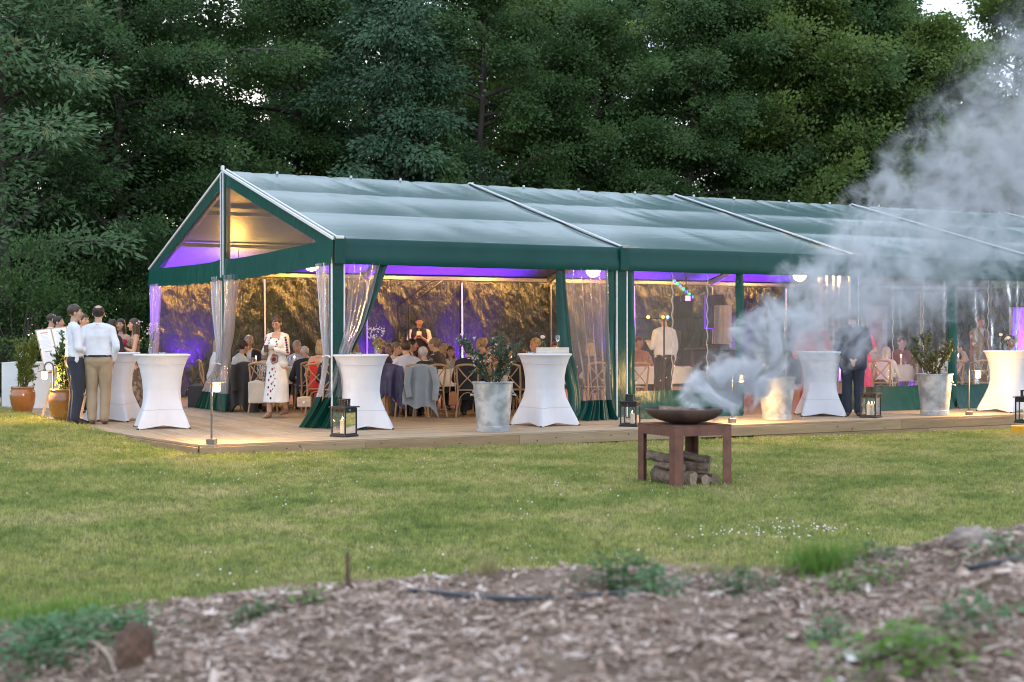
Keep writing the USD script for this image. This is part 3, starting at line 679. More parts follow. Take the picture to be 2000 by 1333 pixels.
# roof sheets, sagging between the two purlins of each slope
rs = np.random.default_rng(5)
for b in range(NB):
    for side in (0, 1):
        nx, ny = 56, 72
        u = np.linspace(0, 1, nx); v = np.linspace(0, 1, ny)          # v: ridge 0 -> eave 1
        U, V = np.meshgrid(u, v, indexing='ij')
        X = b * BAY + .035 + U * (BAY - .07)
        y = (W / 2) * (1 - V) if side == 0 else W / 2 + (W / 2) * V
        y = np.where(V >= .999, y, y); Z = roof_z(y)
        k = np.clip(V * 3, 0, 2.9999); loc = k - np.floor(k)
        span = .35 + .65 * np.abs(np.sin(PI * np.minimum(U * 1.0, 1))) ** .6
        sag = (loc ** .75) * (1 - loc) ** 1.15 * 1.9
        mid = 1 - .35 * np.exp(-((U - .5) / .06) ** 2)              # a seam that pulls the cloth up in mid-bay
        dz = -.10 * sag * span * mid
        fan = np.zeros_like(U)
        for j in range(9):
            u0 = .08 + .11 * j + rs.uniform(-.03, .03); sl = rs.uniform(.10, .28)
            d = (U - u0 - sl * V) / (.012 + .05 * V)
            fan += np.exp(-d * d) * np.exp(-V / rs.uniform(.12, .4)) * rs.uniform(.3, 1)
        for j in range(7):
            vs_ = [1 / 3, 2 / 3][j % 2]; u0 = rs.uniform(.05, .9); sl = rs.uniform(.2, .5)
            d = (U - u0 - sl * (V - vs_)) / (.014 + .10 * np.clip(V - vs_, 0, 1))
            fan += np.where(V > vs_, np.exp(-d * d) * np.exp(-(V - vs_) / .1), 0) * rs.uniform(.2, .8)
        Z = Z + dz - .020 * fan
        G = np.stack([X, y, Z], -1)
        if side == 1: G = G[:, ::-1]
        obj('roof_sheet', MB().grid(G), M_roof, tent, smooth=True)
        obj('roof_lining', MB().grid(G[::3, ::3] - [0, 0, .025]), M_under, tent, smooth=True)
def stripe(p, q, w=.03, h=.02):
    p, q = np.array(p, float), np.array(q, float); return MB().tube([p, q], w / 2, 6)
for b in range(NB + 1):
    x = b * BAY
    for s in (0, 1):
        e = (x, -.06 if s == 0 else W + .06, EZ + .01); t = (x, W / 2, RZ + .03)
        obj('piping', MB().box(((e[0] + t[0]) / 2 + (-.01 if b == 0 else 0), (e[1] + t[1]) / 2, (e[2] + t[2]) / 2), (.026, math.hypot(e[1] - t[1], e[2] - t[2]), .028), R=trimesh.transformations.rotation_matrix((1 if s == 0 else -1) * math.atan2(RZ - EZ, W / 2), [1, 0, 0])[:3, :3], bev=.008), M_pipe, tent, label='white piping over the roof joint')
        obj('rafter', MB().box((x + (.09 if b == 0 else 0), (e[1] + t[1]) / 2, (e[2] + t[2]) / 2 - .13), (.07, math.hypot(W / 2, RZ - EZ), .13), R=trimesh.transformations.rotation_matrix((1 if s == 0 else -1) * math.atan2(RZ - EZ, W / 2), [1, 0, 0])[:3, :3], bev=.01), M_alu, tent)
for s in (0, 1):
    for k in (1 / 3, 2 / 3):
        y = (W / 2) * (1 - k) if s == 0 else W - (W / 2) * (1 - k)
        for b in range(NB): obj('purlin', MB().box((b * BAY + BAY / 2, y, roof_z(y) - .105), (BAY - .1, .055, .075), bev=.008), M_alu, tent)
for b in range(NB):
    for y in (.02, W - .02): obj('eave_beam', MB().box((b * BAY + BAY / 2, y, EZ - .10), (BAY - .12, .06, .10), bev=.01), M_alu, tent)
    obj('ridge_beam', MB().box((b * BAY + BAY / 2, W / 2, RZ - .10), (BAY - .12, .06, .08), bev=.008), M_alu, tent)
# valance along both eaves
for b in range(NB):
    for s in (0, 1):
        u = np.linspace(0, 1, 40); prof = [(0, .0), (.03, -.02), (.04, -.10), (.045, -.20), (.06, -.24), (.065, -.33), (.05, -.385)]
        G = np.zeros((40, len(prof), 3))
        for i, (o, z) in enumerate(prof):
            wv = .012 * np.sin(u * 9 + b) * (i / 6) + .01 * np.exp(-((u - .52) / .015) ** 2) * (i > 2)
            G[:, i] = np.stack([b * BAY + .03 + u * (BAY - .06), (-.055 - o - wv) if s == 0 else (W + .055 + o + wv), EZ - .005 + z - .012 * np.sin(PI * u) * (i > 3)], -1)
        if s == 1: G = G[:, ::-1]
        obj('valance', MB().grid(G), M_valance, tent, smooth=True)
# covers at the eave joints
for b in range(NB + 1):
    x = b * BAY
    obj('joint_cover', MB().box((x + .01, -.135, EZ - .19), (.16, .05, .40), bev=.02), M_valance, tent)
    obj('gutter_clip', MB().box((x + (.02 if b else .0), -.15, EZ + .00), (.13, .04, .045), bev=.008), M_pipe if b == 0 else M_alu, tent)
# posts: aluminium with green covers edged in white
for b in range(NB + 1):
    for y in (0.0, W):
        x = b * BAY
        obj('post', MB().box((x, y, (D + EZ - .1) / 2), (.10, .10, EZ - .1 - D), bev=.012), M_alu, tent)
        obj('foot_plate', MB().box((x, y, D + .008), (.22, .22, .016), bev=.004), M_alu, tent)
        if y == 0.0:
            obj('post_cover', MB().box((x, -.066, (D + VB) / 2 + .02), (.17, .022, VB - D - .04), bev=.008), M_green, tent)
            for sx in (-1, 1): obj('piping', MB().box((x + sx * .098, -.07, (D + VB) / 2 + .02), (.022, .03, VB - D - .04), bev=.006), M_pipe, tent)
# gable end
xg = -.045
def gstrip(pts, label=None, m=None, name='gable_border'):
    P = np.array(pts); obj(name, MB().add(*plank_prism([(p[0], p[1]) for p in P], 0, .02)), m, tent)
th = math.atan2(RZ - EZ, W / 2)
def gpoly(yz, x, t, m, name, label=None):
    """flat panel in the gable plane from (y, z) points, t thick"""
    if t == 0: n = len(yz); v, f = np.array([(x, p[0], p[1]) for p in yz]), np.array([(0, i + 1, i) for i in range(1, n - 1)]); return obj(name, MB().add(v, f), m, tent, label=label)
    v, f = plank_prism(yz, 0, t); v = np.stack([x - v[:, 2], v[:, 0], v[:, 1]], -1); return obj(name, MB().add(v, f[:, ::-1]), m, tent, label=label)
rw = .24
for s in (0, 1):
    def Y(y): return y if s == 0 else W - y
    def ordered(q): return q if s == 0 else q[::-1]
    gpoly(ordered([(Y(-.06), EZ - .01), (Y(W / 2), RZ - .01), (Y(W / 2), RZ - rw / math.cos(th)), (Y(.62), EZ - .03), (Y(-.06), EZ - .10)])[::-1], xg, .018, M_green, 'gable_border')
    gpoly(ordered([(Y(.62), EZ - .035), (Y(W / 2 - .13), RZ - rw / math.cos(th) - .035), (Y(W / 2 - .13), EZ - .14)])[::-1], xg + .012, 0, M_gclear, 'gable_window')
    e = (Y(-.06), EZ + .02); t = (W / 2, RZ + .03)
    for dz, xx in ((0.0, xg - .03),):
        obj('piping', MB().box((xx, (e[0] + t[0]) / 2, (e[1] + t[1]) / 2 - .03), (.035, math.hypot(t[0] - e[0], t[1] - e[1]) + .05, .05), R=trimesh.transformations.rotation_matrix((1 if s == 0 else -1) * th, [1, 0, 0])[:3, :3], bev=.01), M_pipe, tent)
# bottom band of the gable with rippled lower hem
u = np.linspace(0, 1, 150); zz = np.linspace(0, 1, 10); UU, VV = np.meshgrid(u, zz, indexing='ij')
yb = -.06 + UU * (W + .12); sagc = .07 * np.sin(PI * UU) ** 1.2 * (1 - .5 * np.exp(-((UU - .5) / .05) ** 2))
top = np.where(True, EZ - .02 - sagc * 1.0, 0); bot = VB - .02 - sagc + .018 * np.sin(UU * 160) * np.exp(-((UU - .55) / .25) ** 2)
rip = .02 * (meshkit.noise(np.stack([UU * 30, VV * 1.5, UU * 0], -1), 4) - .5) * VV + .012 * np.sin(UU * 160) * VV * np.exp(-((UU - .55) / .25) ** 2)
obj('gable_band', MB().grid(np.stack([xg - .03 - rip - .03 * VV, yb, top + (bot - top) * VV], -1)[:, ::-1]), M_green, tent, smooth=True)
for dy, m, w, x in ((0, M_green, .26, xg - .02), ):
    obj('gable_strip', MB().box((x, W / 2 + dy, (RZ + VB) / 2 - .06), (.02, w, RZ - VB - .12), bev=.005), m, tent)
for dy in (-.075, .075): obj('piping', MB().box((xg - .055, W / 2 + dy, (RZ + VB) / 2 + (.02 if dy < 0 else -.02)), (.024, .03, RZ - VB - .02), bev=.006), M_pipe, tent)
obj('gable_post', MB().box((.0, W / 2, (D + RZ - .2) / 2), (.10, .10, RZ - .2 - D), bev=.012), M_alu, tent)
obj('post_cover', MB().box((-.066, W / 2, (D + VB) / 2), (.022, .17, VB - D - .02), bev=.008), M_green, tent)
for dy in (-.1, .1): obj('piping', MB().box((-.07, W / 2 + dy, (D + VB) / 2), (.03, .022, VB - D - .02), bev=.006), M_pipe, tent)
obj('gable_beam', MB().box((.09, W / 2, EZ - .1), (.06, W - .1, .09), bev=.01), M_alu, tent)
for y in (0, W): obj('post_cover', MB().box((-.066, y + (.02 if y == 0 else -.02), (D + VB) / 2), (.022, .17, VB - D - .02), bev=.008), M_green, tent)
obj('corner_flap', MB().box((-.075, -.02, EZ - .2), (.03, .12, .38), bev=.012), M_green, tent)
obj('finial', MB().box((xg - .04, W / 2, RZ + .05), (.05, .09, .09), bev=.015), M_pipe, tent)
for i in range(18): obj('ridge_clip', MB().box((.9 + i * 1.33 + rng.uniform(-.2, .2), W / 2, RZ + .015), (.035, .05, .05), bev=.008), M_pipe, tent)

# back wall: crumpled dark green tarpaulin in half-bay panels, with joints
def tarp(x0, x1, y, z0, z1, seed, axis='x'):
    r = np.random.default_rng(seed); nu, nv = 70, 56
    U, V = np.meshgrid(np.linspace(0, 1, nu), np.linspace(0, 1, nv), indexing='ij')
    X = x0 + U * (x1 - x0); Zz = z0 + V * (z1 - z0)
    d = .05 * (meshkit.fbm(np.stack([X * 1.3 + Zz * .9, Zz * .8 - X * .35, X * 0 + seed], -1), 4, seed) - .5)
    cr = meshkit.fbm(np.stack([X * 3 + Zz * 2.2, Zz * 2 - X, X * 0], -1), 3, seed + 1); d += .055 * np.abs(cr - .5)
    for j in range(7):
        xh = x0 + (x1 - x0) * (j + .5) / 7; d += .022 * np.exp(-((X - xh) / .07) ** 2) * np.exp(-(z1 - Zz) / .8) * r.uniform(.3, 1)
    a = r.uniform(.4, 1.1); d += .03 * np.exp(-(((X - x0) * math.sin(a) - (z1 - Zz) * math.cos(a) * .6) / .10) ** 2) + .02 * np.exp(-(((x1 - X) * .8 - (z1 - Zz) * .5) / .12) ** 2)
    if axis == 'x': return np.stack([X, y - d, Zz], -1)[:, ::-1]
    return np.stack([y - d, X, Zz], -1)
for k in range(2 * NB):
    obj('wall_panel', MB().grid(tarp(k * BAY / 2 + .01, (k + 1) * BAY / 2 - .01, W - .06, D + .01, EZ - .16, 100 + k)), M_wall, tent, smooth=True)
    if k: obj('panel_edge', MB().tube([(k * BAY / 2, W - .13, D), (k * BAY / 2 + .01, W - .13, 1.5), (k * BAY / 2, W - .13, EZ - .2)], .02, 6), M_pipe if k % 2 else M_alu, tent)
for k in range(4): obj('wall_panel', MB().grid(tarp(k * W / 4 + .01, (k + 1) * W / 4 - .01, NB * BAY - .02, D + .01, EZ - .1, 140 + k, 'y')), M_wall, tent, smooth=True)

# clear walls and curtains
def pane(x0, x1, z0, z1, seed, y=-.02):
    U, V = np.meshgrid(np.linspace(0, 1, 60), np.linspace(0, 1, 50), indexing='ij'); X = x0 + U * (x1 - x0); Z = z0 + V * (z1 - z0)
    d = .035 * (meshkit.fbm(np.stack([X * 4.5, Z * .9, X * 0 + seed], -1), 4, seed) - .5) + .03 * np.abs(meshkit.fbm(np.stack([X * 2.2 + Z * .8, Z * 1.3 - X * .5, X * 0], -1), 3, seed + 1) - .5)
    return np.stack([X, y - d, Z], -1)
def skirt(x0, x1, z0, z1, seed, y=-.03):
    U, V = np.meshgrid(np.linspace(0, 1, 50), np.linspace(0, 1, 14), indexing='ij'); X = x0 + U * (x1 - x0); Z = z0 + V * (z1 - z0)
    d = .07 * (meshkit.fbm(np.stack([X * 2.2, Z * 3.5, X * 0 + seed], -1), 3, seed) - .3) * (1 - V * .8); return np.stack([X, y - d - .12 * (1 - V) ** 2, Z], -1)
def window(x0, x1, seed, zs=.62):
    for q in (.36, .70): obj('welt_seam', MB().tube([(x0 + (x1 - x0) * q + .012 * math.sin(z * 26), -.045 + .008 * math.cos(z * 26), z) for z in np.linspace(zs, VB, 60)], .009, 5), M_seam, tent, smooth=True)
    obj('clear_window', MB().grid(pane(x0, x1, zs, VB + .03, seed)), M_clear, tent, smooth=True)
    obj('wall_skirt', MB().grid(skirt(x0 - .04, x1 + .04, D + .005, zs, seed)), M_green, tent, smooth=True)
def sidestrip(x0, x1, seed):
    U, V = np.meshgrid(np.linspace(0, 1, 6), np.linspace(0, 1, 60), indexing='ij'); Z = D + .02 + V * (VB - D); d = .03 * (meshkit.noise(np.stack([U * 2, Z * 3, U * 0 + seed], -1), seed) - .5) + .03 * np.sin(PI * U)
    obj('wall_border', MB().grid(np.stack([x0 + U * (x1 - x0) + .02 * (meshkit.noise(np.stack([Z * 2, Z * 0, Z * 0 + seed], -1), seed) - .5), -.045 - d, Z], -1)), M_green, tent, smooth=True)
window(BAY + .26, 7.31, 1); sidestrip(BAY + .10, BAY + .27, 2); sidestrip(7.28, 7.45, 3)
window(2 * BAY + .16, 12.25, 4, .60); sidestrip(12.22, 12.45, 5); window(12.44, 3 * BAY - .12, 6, .60); window(3 * BAY + .16, 17.4, 7, .6); sidestrip(2 * BAY + .09, 2 * BAY + .18, 8)
sidestrip(BAY - .30, BAY - .10, 9)

def drape(name, keys, nu, pleats, mclear, zhem=None, seed=0, tie=None):
    """gathered curtain: keys from top to bottom (z, A(x,y), B(x,y), pleat depth); the part below zhem is the green hem"""
    K = sorted(keys, key=lambda k: -k[0]); z = np.array([k[0] for k in K]); n = 70
    V = np.linspace(0, 1, n); Zv = z[0] + (z[-1] - z[0]) * V
    from scipy.interpolate import PchipInterpolator
    def ip(vals): return PchipInterpolator(-z, np.array(vals))(-Zv)
    A = np.stack([ip([k[1][0] for k in K]), ip([k[1][1] for k in K])], -1); B = np.stack([ip([k[2][0] for k in K]), ip([k[2][1] for k in K])], -1); amp = ip([k[3] for k in K])
    u = np.linspace(0, 1, nu); d = B - A; nrm = np.stack([d[:, 1], -d[:, 0]], -1); nrm /= np.maximum(np.linalg.norm(nrm, axis=1, keepdims=True), 1e-6)
    r = np.random.default_rng(seed); ph = r.uniform(0, 6, 4)
    w = np.sin(2 * PI * pleats * u + ph[0]) + .5 * np.sin(2 * PI * pleats * 1.7 * u + ph[1]) + .3 * np.sin(2 * PI * pleats * 2.9 * u + ph[2])
    XY = A[None] + u[:, None, None] * d[None] + (w[:, None] * amp[None] * (1 + .25 * np.sin(Zv * 5 + ph[3]))[None])[..., None] * nrm[None]
    G = np.concatenate([XY, np.repeat(Zv[None, :, None], nu, 0)], -1)
    zbot = .012 * np.sin(2 * PI * pleats * u + 1)[:, None]
    if zhem is None: obj(name, MB().grid(G), mclear, tent, smooth=True); return
    cut = int(np.searchsorted(-Zv, -zhem))
    obj(name, MB().grid(G[:, :cut + 1]), mclear, tent, smooth=True)
    obj('curtain_hem', MB().grid(G[:, cut:] + [0, 0, 0]), M_green, tent, smooth=True)
T = VB + .02
drape('clear_curtain', [(T, (.16, -.08), (.66, -.08), .03), (1.75, (.10, -.12), (.38, -.12), .035), (1.24, (-.04, -.17), (.15, -.15), .035), (.75, (-.16, -.05), (.34, -.22), .04), (D + .01, (-.36, .38), (.32, -.42), .03)], 90, 5, M_clear2, .66, 1)
drape('clear_curtain', [(T, (-.09, .16), (-.09, .62), .03), (1.8, (-.11, .10), (-.11, .38), .03), (1.24, (-.15, .0), (-.13, .16), .03), (.75, (-.22, .06), (-.12, .34), .035), (D + .01, (-.42, .40), (-.14, .72), .03)], 70, 4, M_clear2, .66, 2)
drape('wall_border', [(T, (.62, -.06), (.80, -.06), .01), (1.8, (.36, -.10), (.46, -.10), .015), (1.3, (.14, -.14), (.20, -.13), .015)], 12, 1, M_green, None, 12)
drape('clear_curtain', [(T, (-.08, W / 2 + .16), (-.08, W / 2 + .72), .035), (1.7, (-.10, W / 2 + .12), (-.10, W / 2 + .46), .035), (1.02, (-.13, W / 2 + .05), (-.13, W / 2 + .20), .03), (.7, (-.18, W / 2 + .1), (-.18, W / 2 + .6), .04), (D + .01, (-.24, W / 2 + .1), (-.30, W / 2 + 1.15), .05)], 80, 5, M_clear2, .52, 3)
drape('clear_curtain', [(T, (-.08, W / 2 - .20), (-.08, W / 2 - .86), .035), (1.7, (-.10, W / 2 - .22), (-.10, W / 2 - .62), .035), (1.02, (-.13, W / 2 - .06), (-.13, W / 2 - .36), .03), (.7, (-.18, W / 2 - .1), (-.18, W / 2 - .52), .04), (D + .01, (-.24, W / 2 - .05), (-.26, W / 2 - .62), .04)], 80, 5, M_clear2, .52, 4)
for a in ((-.16, W / 2, 1.02), (-.10, .02, 1.24)):
    obj('curtain_tie', MB().tube([(a[0] - .05 + .03 * math.sin(t), a[1] + .30 * math.cos(t) if a[1] > 1 else a[1] + .16 * math.cos(t), a[2] + .015 * math.sin(2 * t)) for t in np.linspace(0, 2 * PI, 17)], .008, 5), M_pipe, tent)
drape('clear_curtain', [(T, (-.08, W - .2), (-.08, W - .95), .04), (1.6, (-.08, W - .15), (-.08, W - .75), .04), (D + .35, (-.08, W - .1), (-.08, W - .45), .03), (D + .02, (-.10, W - .05), (-.10, W - .6), .04)], 70, 5, M_clear2, .5, 5)
drape('clear_curtain', [(T, (3.86, -.06), (4.68, -.06), .04), (1.5, (3.98, -.08), (4.70, -.08), .045), (.8, (4.10, -.10), (4.72, -.08), .04), (.50, (4.14, -.10), (4.74, -.09), .05), (D + .01, (3.86, -.22), (4.84, -.12), .06)], 100, 5, M_clear2, .52, 6)
drape('wall_border', [(T, (3.72, -.06), (3.88, -.06), .01), (1.4, (3.74, -.08), (4.0, -.09), .02), (.5, (3.92, -.12), (4.16, -.12), .02), (D + .02, (3.80, -.2), (4.10, -.22), .03)], 14, 1, M_green, None, 13)
drape('clear_curtain', [(T, (9.0, -.06), (9.72, -.06), .04), (1.2, (9.05, -.08), (9.66, -.08), .045), (.50, (9.15, -.10), (9.62, -.08), .04), (D + .01, (9.10, -.15), (9.75, -.12), .05)], 90, 5, M_clear2, .5, 7)
# LED-lit inner leg with scroll-work lattice
lat = thing('lattice_arch', 'dark wrought lattice arch leg with scrolls lit violet inside the first bay', 'arch', (5.25, 9.9, D))
M_iron = mat('dark_iron', (.03, .03, .035), (.05, .05, .055), scale=10, rough=.4, metal=.6)
H_ = 2.05
for dx in (0, .26): obj('upright', MB().tube([(dx, 0, 0), (dx, 0, H_)], .018, 6), M_iron, lat)
for dx, a in ((0, 0), (.26, .0)): obj('brace', MB().tube([(dx, 0, H_), (dx + .85, 0, H_ + .58)], .018, 6), M_iron, lat)
for k in range(12):
    z = .12 + k * .17 if k < 11 else 0
    t = np.linspace(0, 2.4 * PI, 22); rr = .10 * (1 - t / (3.2 * PI))
    c = (.13, 0, z) if k < 11 else (.5, 0, H_ + .25)
    obj('scroll', MB().tube(np.stack([c[0] + rr * np.cos(t + k), 0 * t, c[2] + rr * np.sin(t + k)], -1), .009, 5), M_iron, lat)
for k in range(3):
    t = np.linspace(0, 2.4 * PI, 22); rr = .10 * (1 - t / (3.2 * PI)); c = (.35 + k * .25, 0, H_ + .12 + k * .17)
    obj('scroll', MB().tube(np.stack([c[0] + rr * np.cos(t + k), 0 * t, c[2] + rr * np.sin(t + k)], -1), .009, 5), M_iron, lat)
# ---------------------------------------------------------------- lamps that are lit in the photograph
WARM, VIO = (1.0, .50, .13), (.17, .02, 1.0)
E_globe = emit('globe_glow', (1.0, .54, .12), 75.0)
E_globe2 = emit('wall_globe_glow', (1.0, .50, .09), 150.0)
E_vio = emit('violet_led', (.45, .16, 1.0), 14.0)
gl_spots = [(.30, 1.9, 2.70, 'glowing globe lamp peeping below the gable band near the front corner'), (5.05, 1.0, 2.66, 'glowing globe lamp behind the post between first and second bay'), (9.45, .9, 2.66, 'half-hidden globe lamp under the valance above the smoke')]
gl_spots += [(x, 9.5, 2.92 if x < 2 else 3.29, f'globe lamp high by the back wall in the {w}') for x, w in ((1.4, 'left half of the first bay'), (3.8, 'right half of the first bay'), (6.4, 'left half of the second bay'), (8.8, 'right half of the second bay'), (11.6, 'third bay behind clear plastic'), (14.2, 'third bay beside its last post'), (17.0, 'fourth bay behind clear plastic'))]
gl_spots += [(7.2, 5.2, 3.7, 'globe lamp under the ridge in the second bay'), (12.2, 5.2, 3.7, 'globe lamp under the ridge in the third bay'), (16.4, 5.2, 3.7, 'globe lamp under the ridge in the fourth bay')]
for x, y, z, lb in gl_spots:
    t = thing('globe_lamp', lb, 'lamp', (x, y, z), group=None)
    s = trimesh.creation.icosphere(3, .12); obj('globe', MB().tm(s), E_globe if y < 9 else E_globe2, t, smooth=True)
    obj('cable', MB().tube([(0, 0, .13), (0, 0, roof_z(y) - z - .05)], .008, 5), M_iron, t)
up = [(.72, W - .55, 'violet floodlight on the floor at the back left corner'), (4.95, W - .5, 'violet floodlight at the foot of the violet back post'), (7.5, W - .5, 'violet floodlight in the middle of the back wall'), (11.8, W - .6, 'violet floodlight behind the third bay'), (15.6, W - .6, 'violet floodlight behind the fourth bay'), (9.0, 4.2, 'violet floodlight by the loudspeakers in the second bay'), (11.2, 2.2, 'violet floodlight just behind the third bay window')]
for x, y, lb in up:
    t = thing('floodlight', lb, 'floodlight', (x, y, D))
    obj('housing', MB().box((0, 0, .11), (.26, .16, .16), bev=.02), M_iron, t)
    obj('lens', MB().box((0, .0, .196), (.20, .12, .008), bev=.002), E_vio, t)
    obj('bracket', MB().box((0, 0, .015), (.16, .2, .03), bev=.004), M_iron, t)
    spot(t.GetPath().pathString + '/light', (0, 0, .24), (.05 if x > 8 else 0, .20 if y > 8 else .05, 1), VIO, 560.0, .06, 40.0, .8)
# ---------------------------------------------------------------- fire bowl on its rusty stand
M_rust = mat('corten_rust', (.16, .062, .035), (.085, .036, .024), scale=9, rough=.85, bump=.25, bscale=60, dist=.004, lo=.3, hi=.7, obj_space=True)
M_bowl = mat('bowl_rust', (.10, .05, .034), (.055, .03, .022), scale=6, rough=.7, bump=.15, bscale=50, dist=.004, obj_space=True)
fc = at(1318, 962, -.03); Zf_ = depth(fc)
# stand corners from the photograph: near corner, left, right; the top is a square turned about 40 degrees
yaw = math.radians(6)
S_ = .655
near = np.array([fc[0], fc[1]])
fst = thing('fire_stand', 'rusty square steel stand holding the fire bowl and the logs', 'stand', (0, 0, 0))
cl_ = at(1241, 948, -.03)[:2]; cr_ = at(1429, 960, -.03)[:2]
e1 = cl_ - near; e2 = cr_ - near
e1 = e1 / np.linalg.norm(e1); e2n = np.array([-e1[1], e1[0]]); e2n = e2n if e2n @ e2 > 0 else -e2n
FR = np.array([e2n, e1]).T                     # columns: along right face, along left face
S_ = .70; HT = .66; gz = -.03
def fp(a, b, z): q = near + FR @ np.array([a, b]); return np.array([q[0], q[1], z])
fa = math.atan2(FR[1, 0], FR[0, 0])
def fbox(a0, a1, b0, b1, z0, z1, bev=.002):
    return MB().box(fp((a0 + a1) / 2, (b0 + b1) / 2, (z0 + z1) / 2), (a1 - a0, b1 - b0, z1 - z0), rz=fa, bev=bev)
LW, TH = .105, .006
for ia in (0, 1):
    for ib in (0, 1):
        a0 = 0 if ia == 0 else S_ - LW; b0 = 0 if ib == 0 else S_ - LW
        mb = MB(); x = a0 if ia == 0 else a0 + LW - TH; y = b0 if ib == 0 else b0 + LW - TH
        mb.box(fp(a0 + LW / 2, y + TH / 2, gz + HT / 2), (LW, TH, HT - .01), rz=fa); mb.box(fp(x + TH / 2, b0 + LW / 2, gz + HT / 2), (TH, LW - .004, HT - .01), rz=fa)
        obj('leg', mb, M_rust, fst)
for b0 in (0.0, S_ - TH): obj('rail', fbox(.0, S_, b0 - .001, b0 + TH + .001, gz + HT - .10, gz + HT - .001), M_rust, fst)
for a0 in (0.0, S_ - TH): obj('rail', fbox(a0 - .001, a0 + TH + .001, .0, S_, gz + HT - .101, gz + HT - .002), M_rust, fst)
obj('top_plate', fbox(-.003, S_ + .003, -.003, S_ + .003, gz + HT, gz + HT + .008), M_rust, fst)
obj('base_plate', fbox(-.002, S_ + .002, -.002, S_ + .002, gz + .012, gz + .022), M_rust, fst)
bc = fp(S_ / 2, S_ / 2, 0)
bowl = thing('fire_bowl', 'wide shallow rusty steel fire bowl smoking on the stand', 'fire bowl', (bc[0], bc[1], gz + HT + .008))
rb = .405; prof = [(0, 0)] + [(rb * math.sin(t), .155 * (1 - math.cos(t)) / 1.0) for t in np.linspace(.35, PI / 2, 14)]
prof[0] = (.0, .003); prof[1] = (.14, .0)
inner = [(r * .985, z + .006) for r, z in prof[::-1]]
obj('bowl', MB().lathe(prof + inner, 64), M_bowl, bowl, smooth=50)
M_ash = mat('ash_ember', (.10, .09, .085), (.25, .24, .23), scale=30, rough=1, bump=1, bscale=50)
M_log = mat('log_bark', (.13, .08, .05), (.27, .195, .14), scale=16, rough=.95, bump=1.0, bscale=40, dist=.02, stretch=(1, 1, 1), lo=.35, hi=.7)
M_end = mat('log_end', (.34, .25, .17), (.22, .15, .10), scale=40, rough=.9, bump=.5, bscale=80)
def log(name, p, q, r, label, seed, half=False, mb_bark=None):
    p, q = np.array(p, float), np.array(q, float); rr = np.random.default_rng(seed)
    t = thing(name, label, 'log')
    n, m = 16, 9; L = np.linalg.norm(q - p); d = (q - p) / L
    N = np.cross(d, [0, 0, 1]); N /= np.linalg.norm(N); B = np.cross(N, d)
    a = np.linspace(0, 2 * PI, n, endpoint=False) + rr.uniform(0, 6); vs = []
    flat = (np.minimum(1, .35 / np.maximum(np.abs(np.cos(a - a[0] - .3)) * (np.cos(a - a[0] - .3) > 0), .01)) if half else np.ones(n))
    rad = r * (1 + .10 * rr.normal(0, 1, n)) * flat
    for k in np.linspace(0, 1, m):
        c = p + (q - p) * k + N * .012 * math.sin(k * 5 + seed) + B * .01 * math.cos(k * 4)
        vs.append(c + (rad * (1 + .06 * rr.normal(0, 1, n)))[:, None] * (np.cos(a)[:, None] * N + np.sin(a)[:, None] * B))
    mb = MB(); G = np.array(vs); mb.grid(np.concatenate([G, G[:, :1]], 1)[:, ::-1])
    obj('bark', mb, M_log, t, smooth=35)
    for e, c in ((G[0], p), (G[-1], q)):
        f = [(0, 1 + i, 1 + (i + 1) % n) for i in range(n)]; obj('cut_end', MB().add(np.vstack([e.mean(0), e]), f), M_end, t)
zb = gz + .024
log('firewood_log', fp(.16, .60, zb + .088), fp(.30, .08, zb + .088), .085, 'thick pale weathered log at the bottom front of the pile', 1, True)
log('firewood_log', fp(.36, .62, zb + .07), fp(.46, .10, zb + .07), .065, 'round log at the bottom with its cut end showing', 2)
log('firewood_log', fp(.52, .58, zb + .075), fp(.60, .14, zb + .075), .062, 'bottom log nearest the right leg with dark ring end', 3)
log('firewood_log', fp(.18, .56, zb + .22), fp(.50, .12, zb + .19), .055, 'middle log with pale split end', 4, True)
log('firewood_log', fp(.08, .50, zb + .205), fp(.26, .22, zb + .20), .035, 'thin dark branch stacked in the middle of the pile', 5)
log('firewood_log', fp(.04, .58, zb + .30), fp(.22, .34, zb + .295), .047, 'short log lying on top at the left', 6)
log('firewood_log', fp(.34, .58, zb + .285), fp(.62, .26, zb + .23), .075, 'big dark split log on top at the right', 7, True)
log('firewood_log', fp(.30, .40, zb + .31), fp(.50, .18, zb + .275), .022, 'thin branch with pale tip on the top of the pile', 8)
bz = gz + HT + .13
log('charred_log', (bc[0] - .26, bc[1] + .08, bz + .02), (bc[0] - .05, bc[1] - .05, bz + .035), .035, 'charred log end sticking out of the bowl at the left', 9)
log('charred_log', (bc[0] - .10, bc[1] - .14, bz), (bc[0] + .22, bc[1] + .02, bz + .02), .03, 'charred log lying across the middle of the bowl', 10)
asr = np.random.default_rng(3); am = trimesh.creation.icosphere(3, 1.0); av = np.array(am.vertices) * [.30, .30, .05]; av[:, 2] += .03 * (meshkit.fbm(np.array(am.vertices) * 4, 3, 2) - .3)
obj('ash', MB().add(av + [0, 0, .085], am.faces), M_ash, bowl, smooth=True)

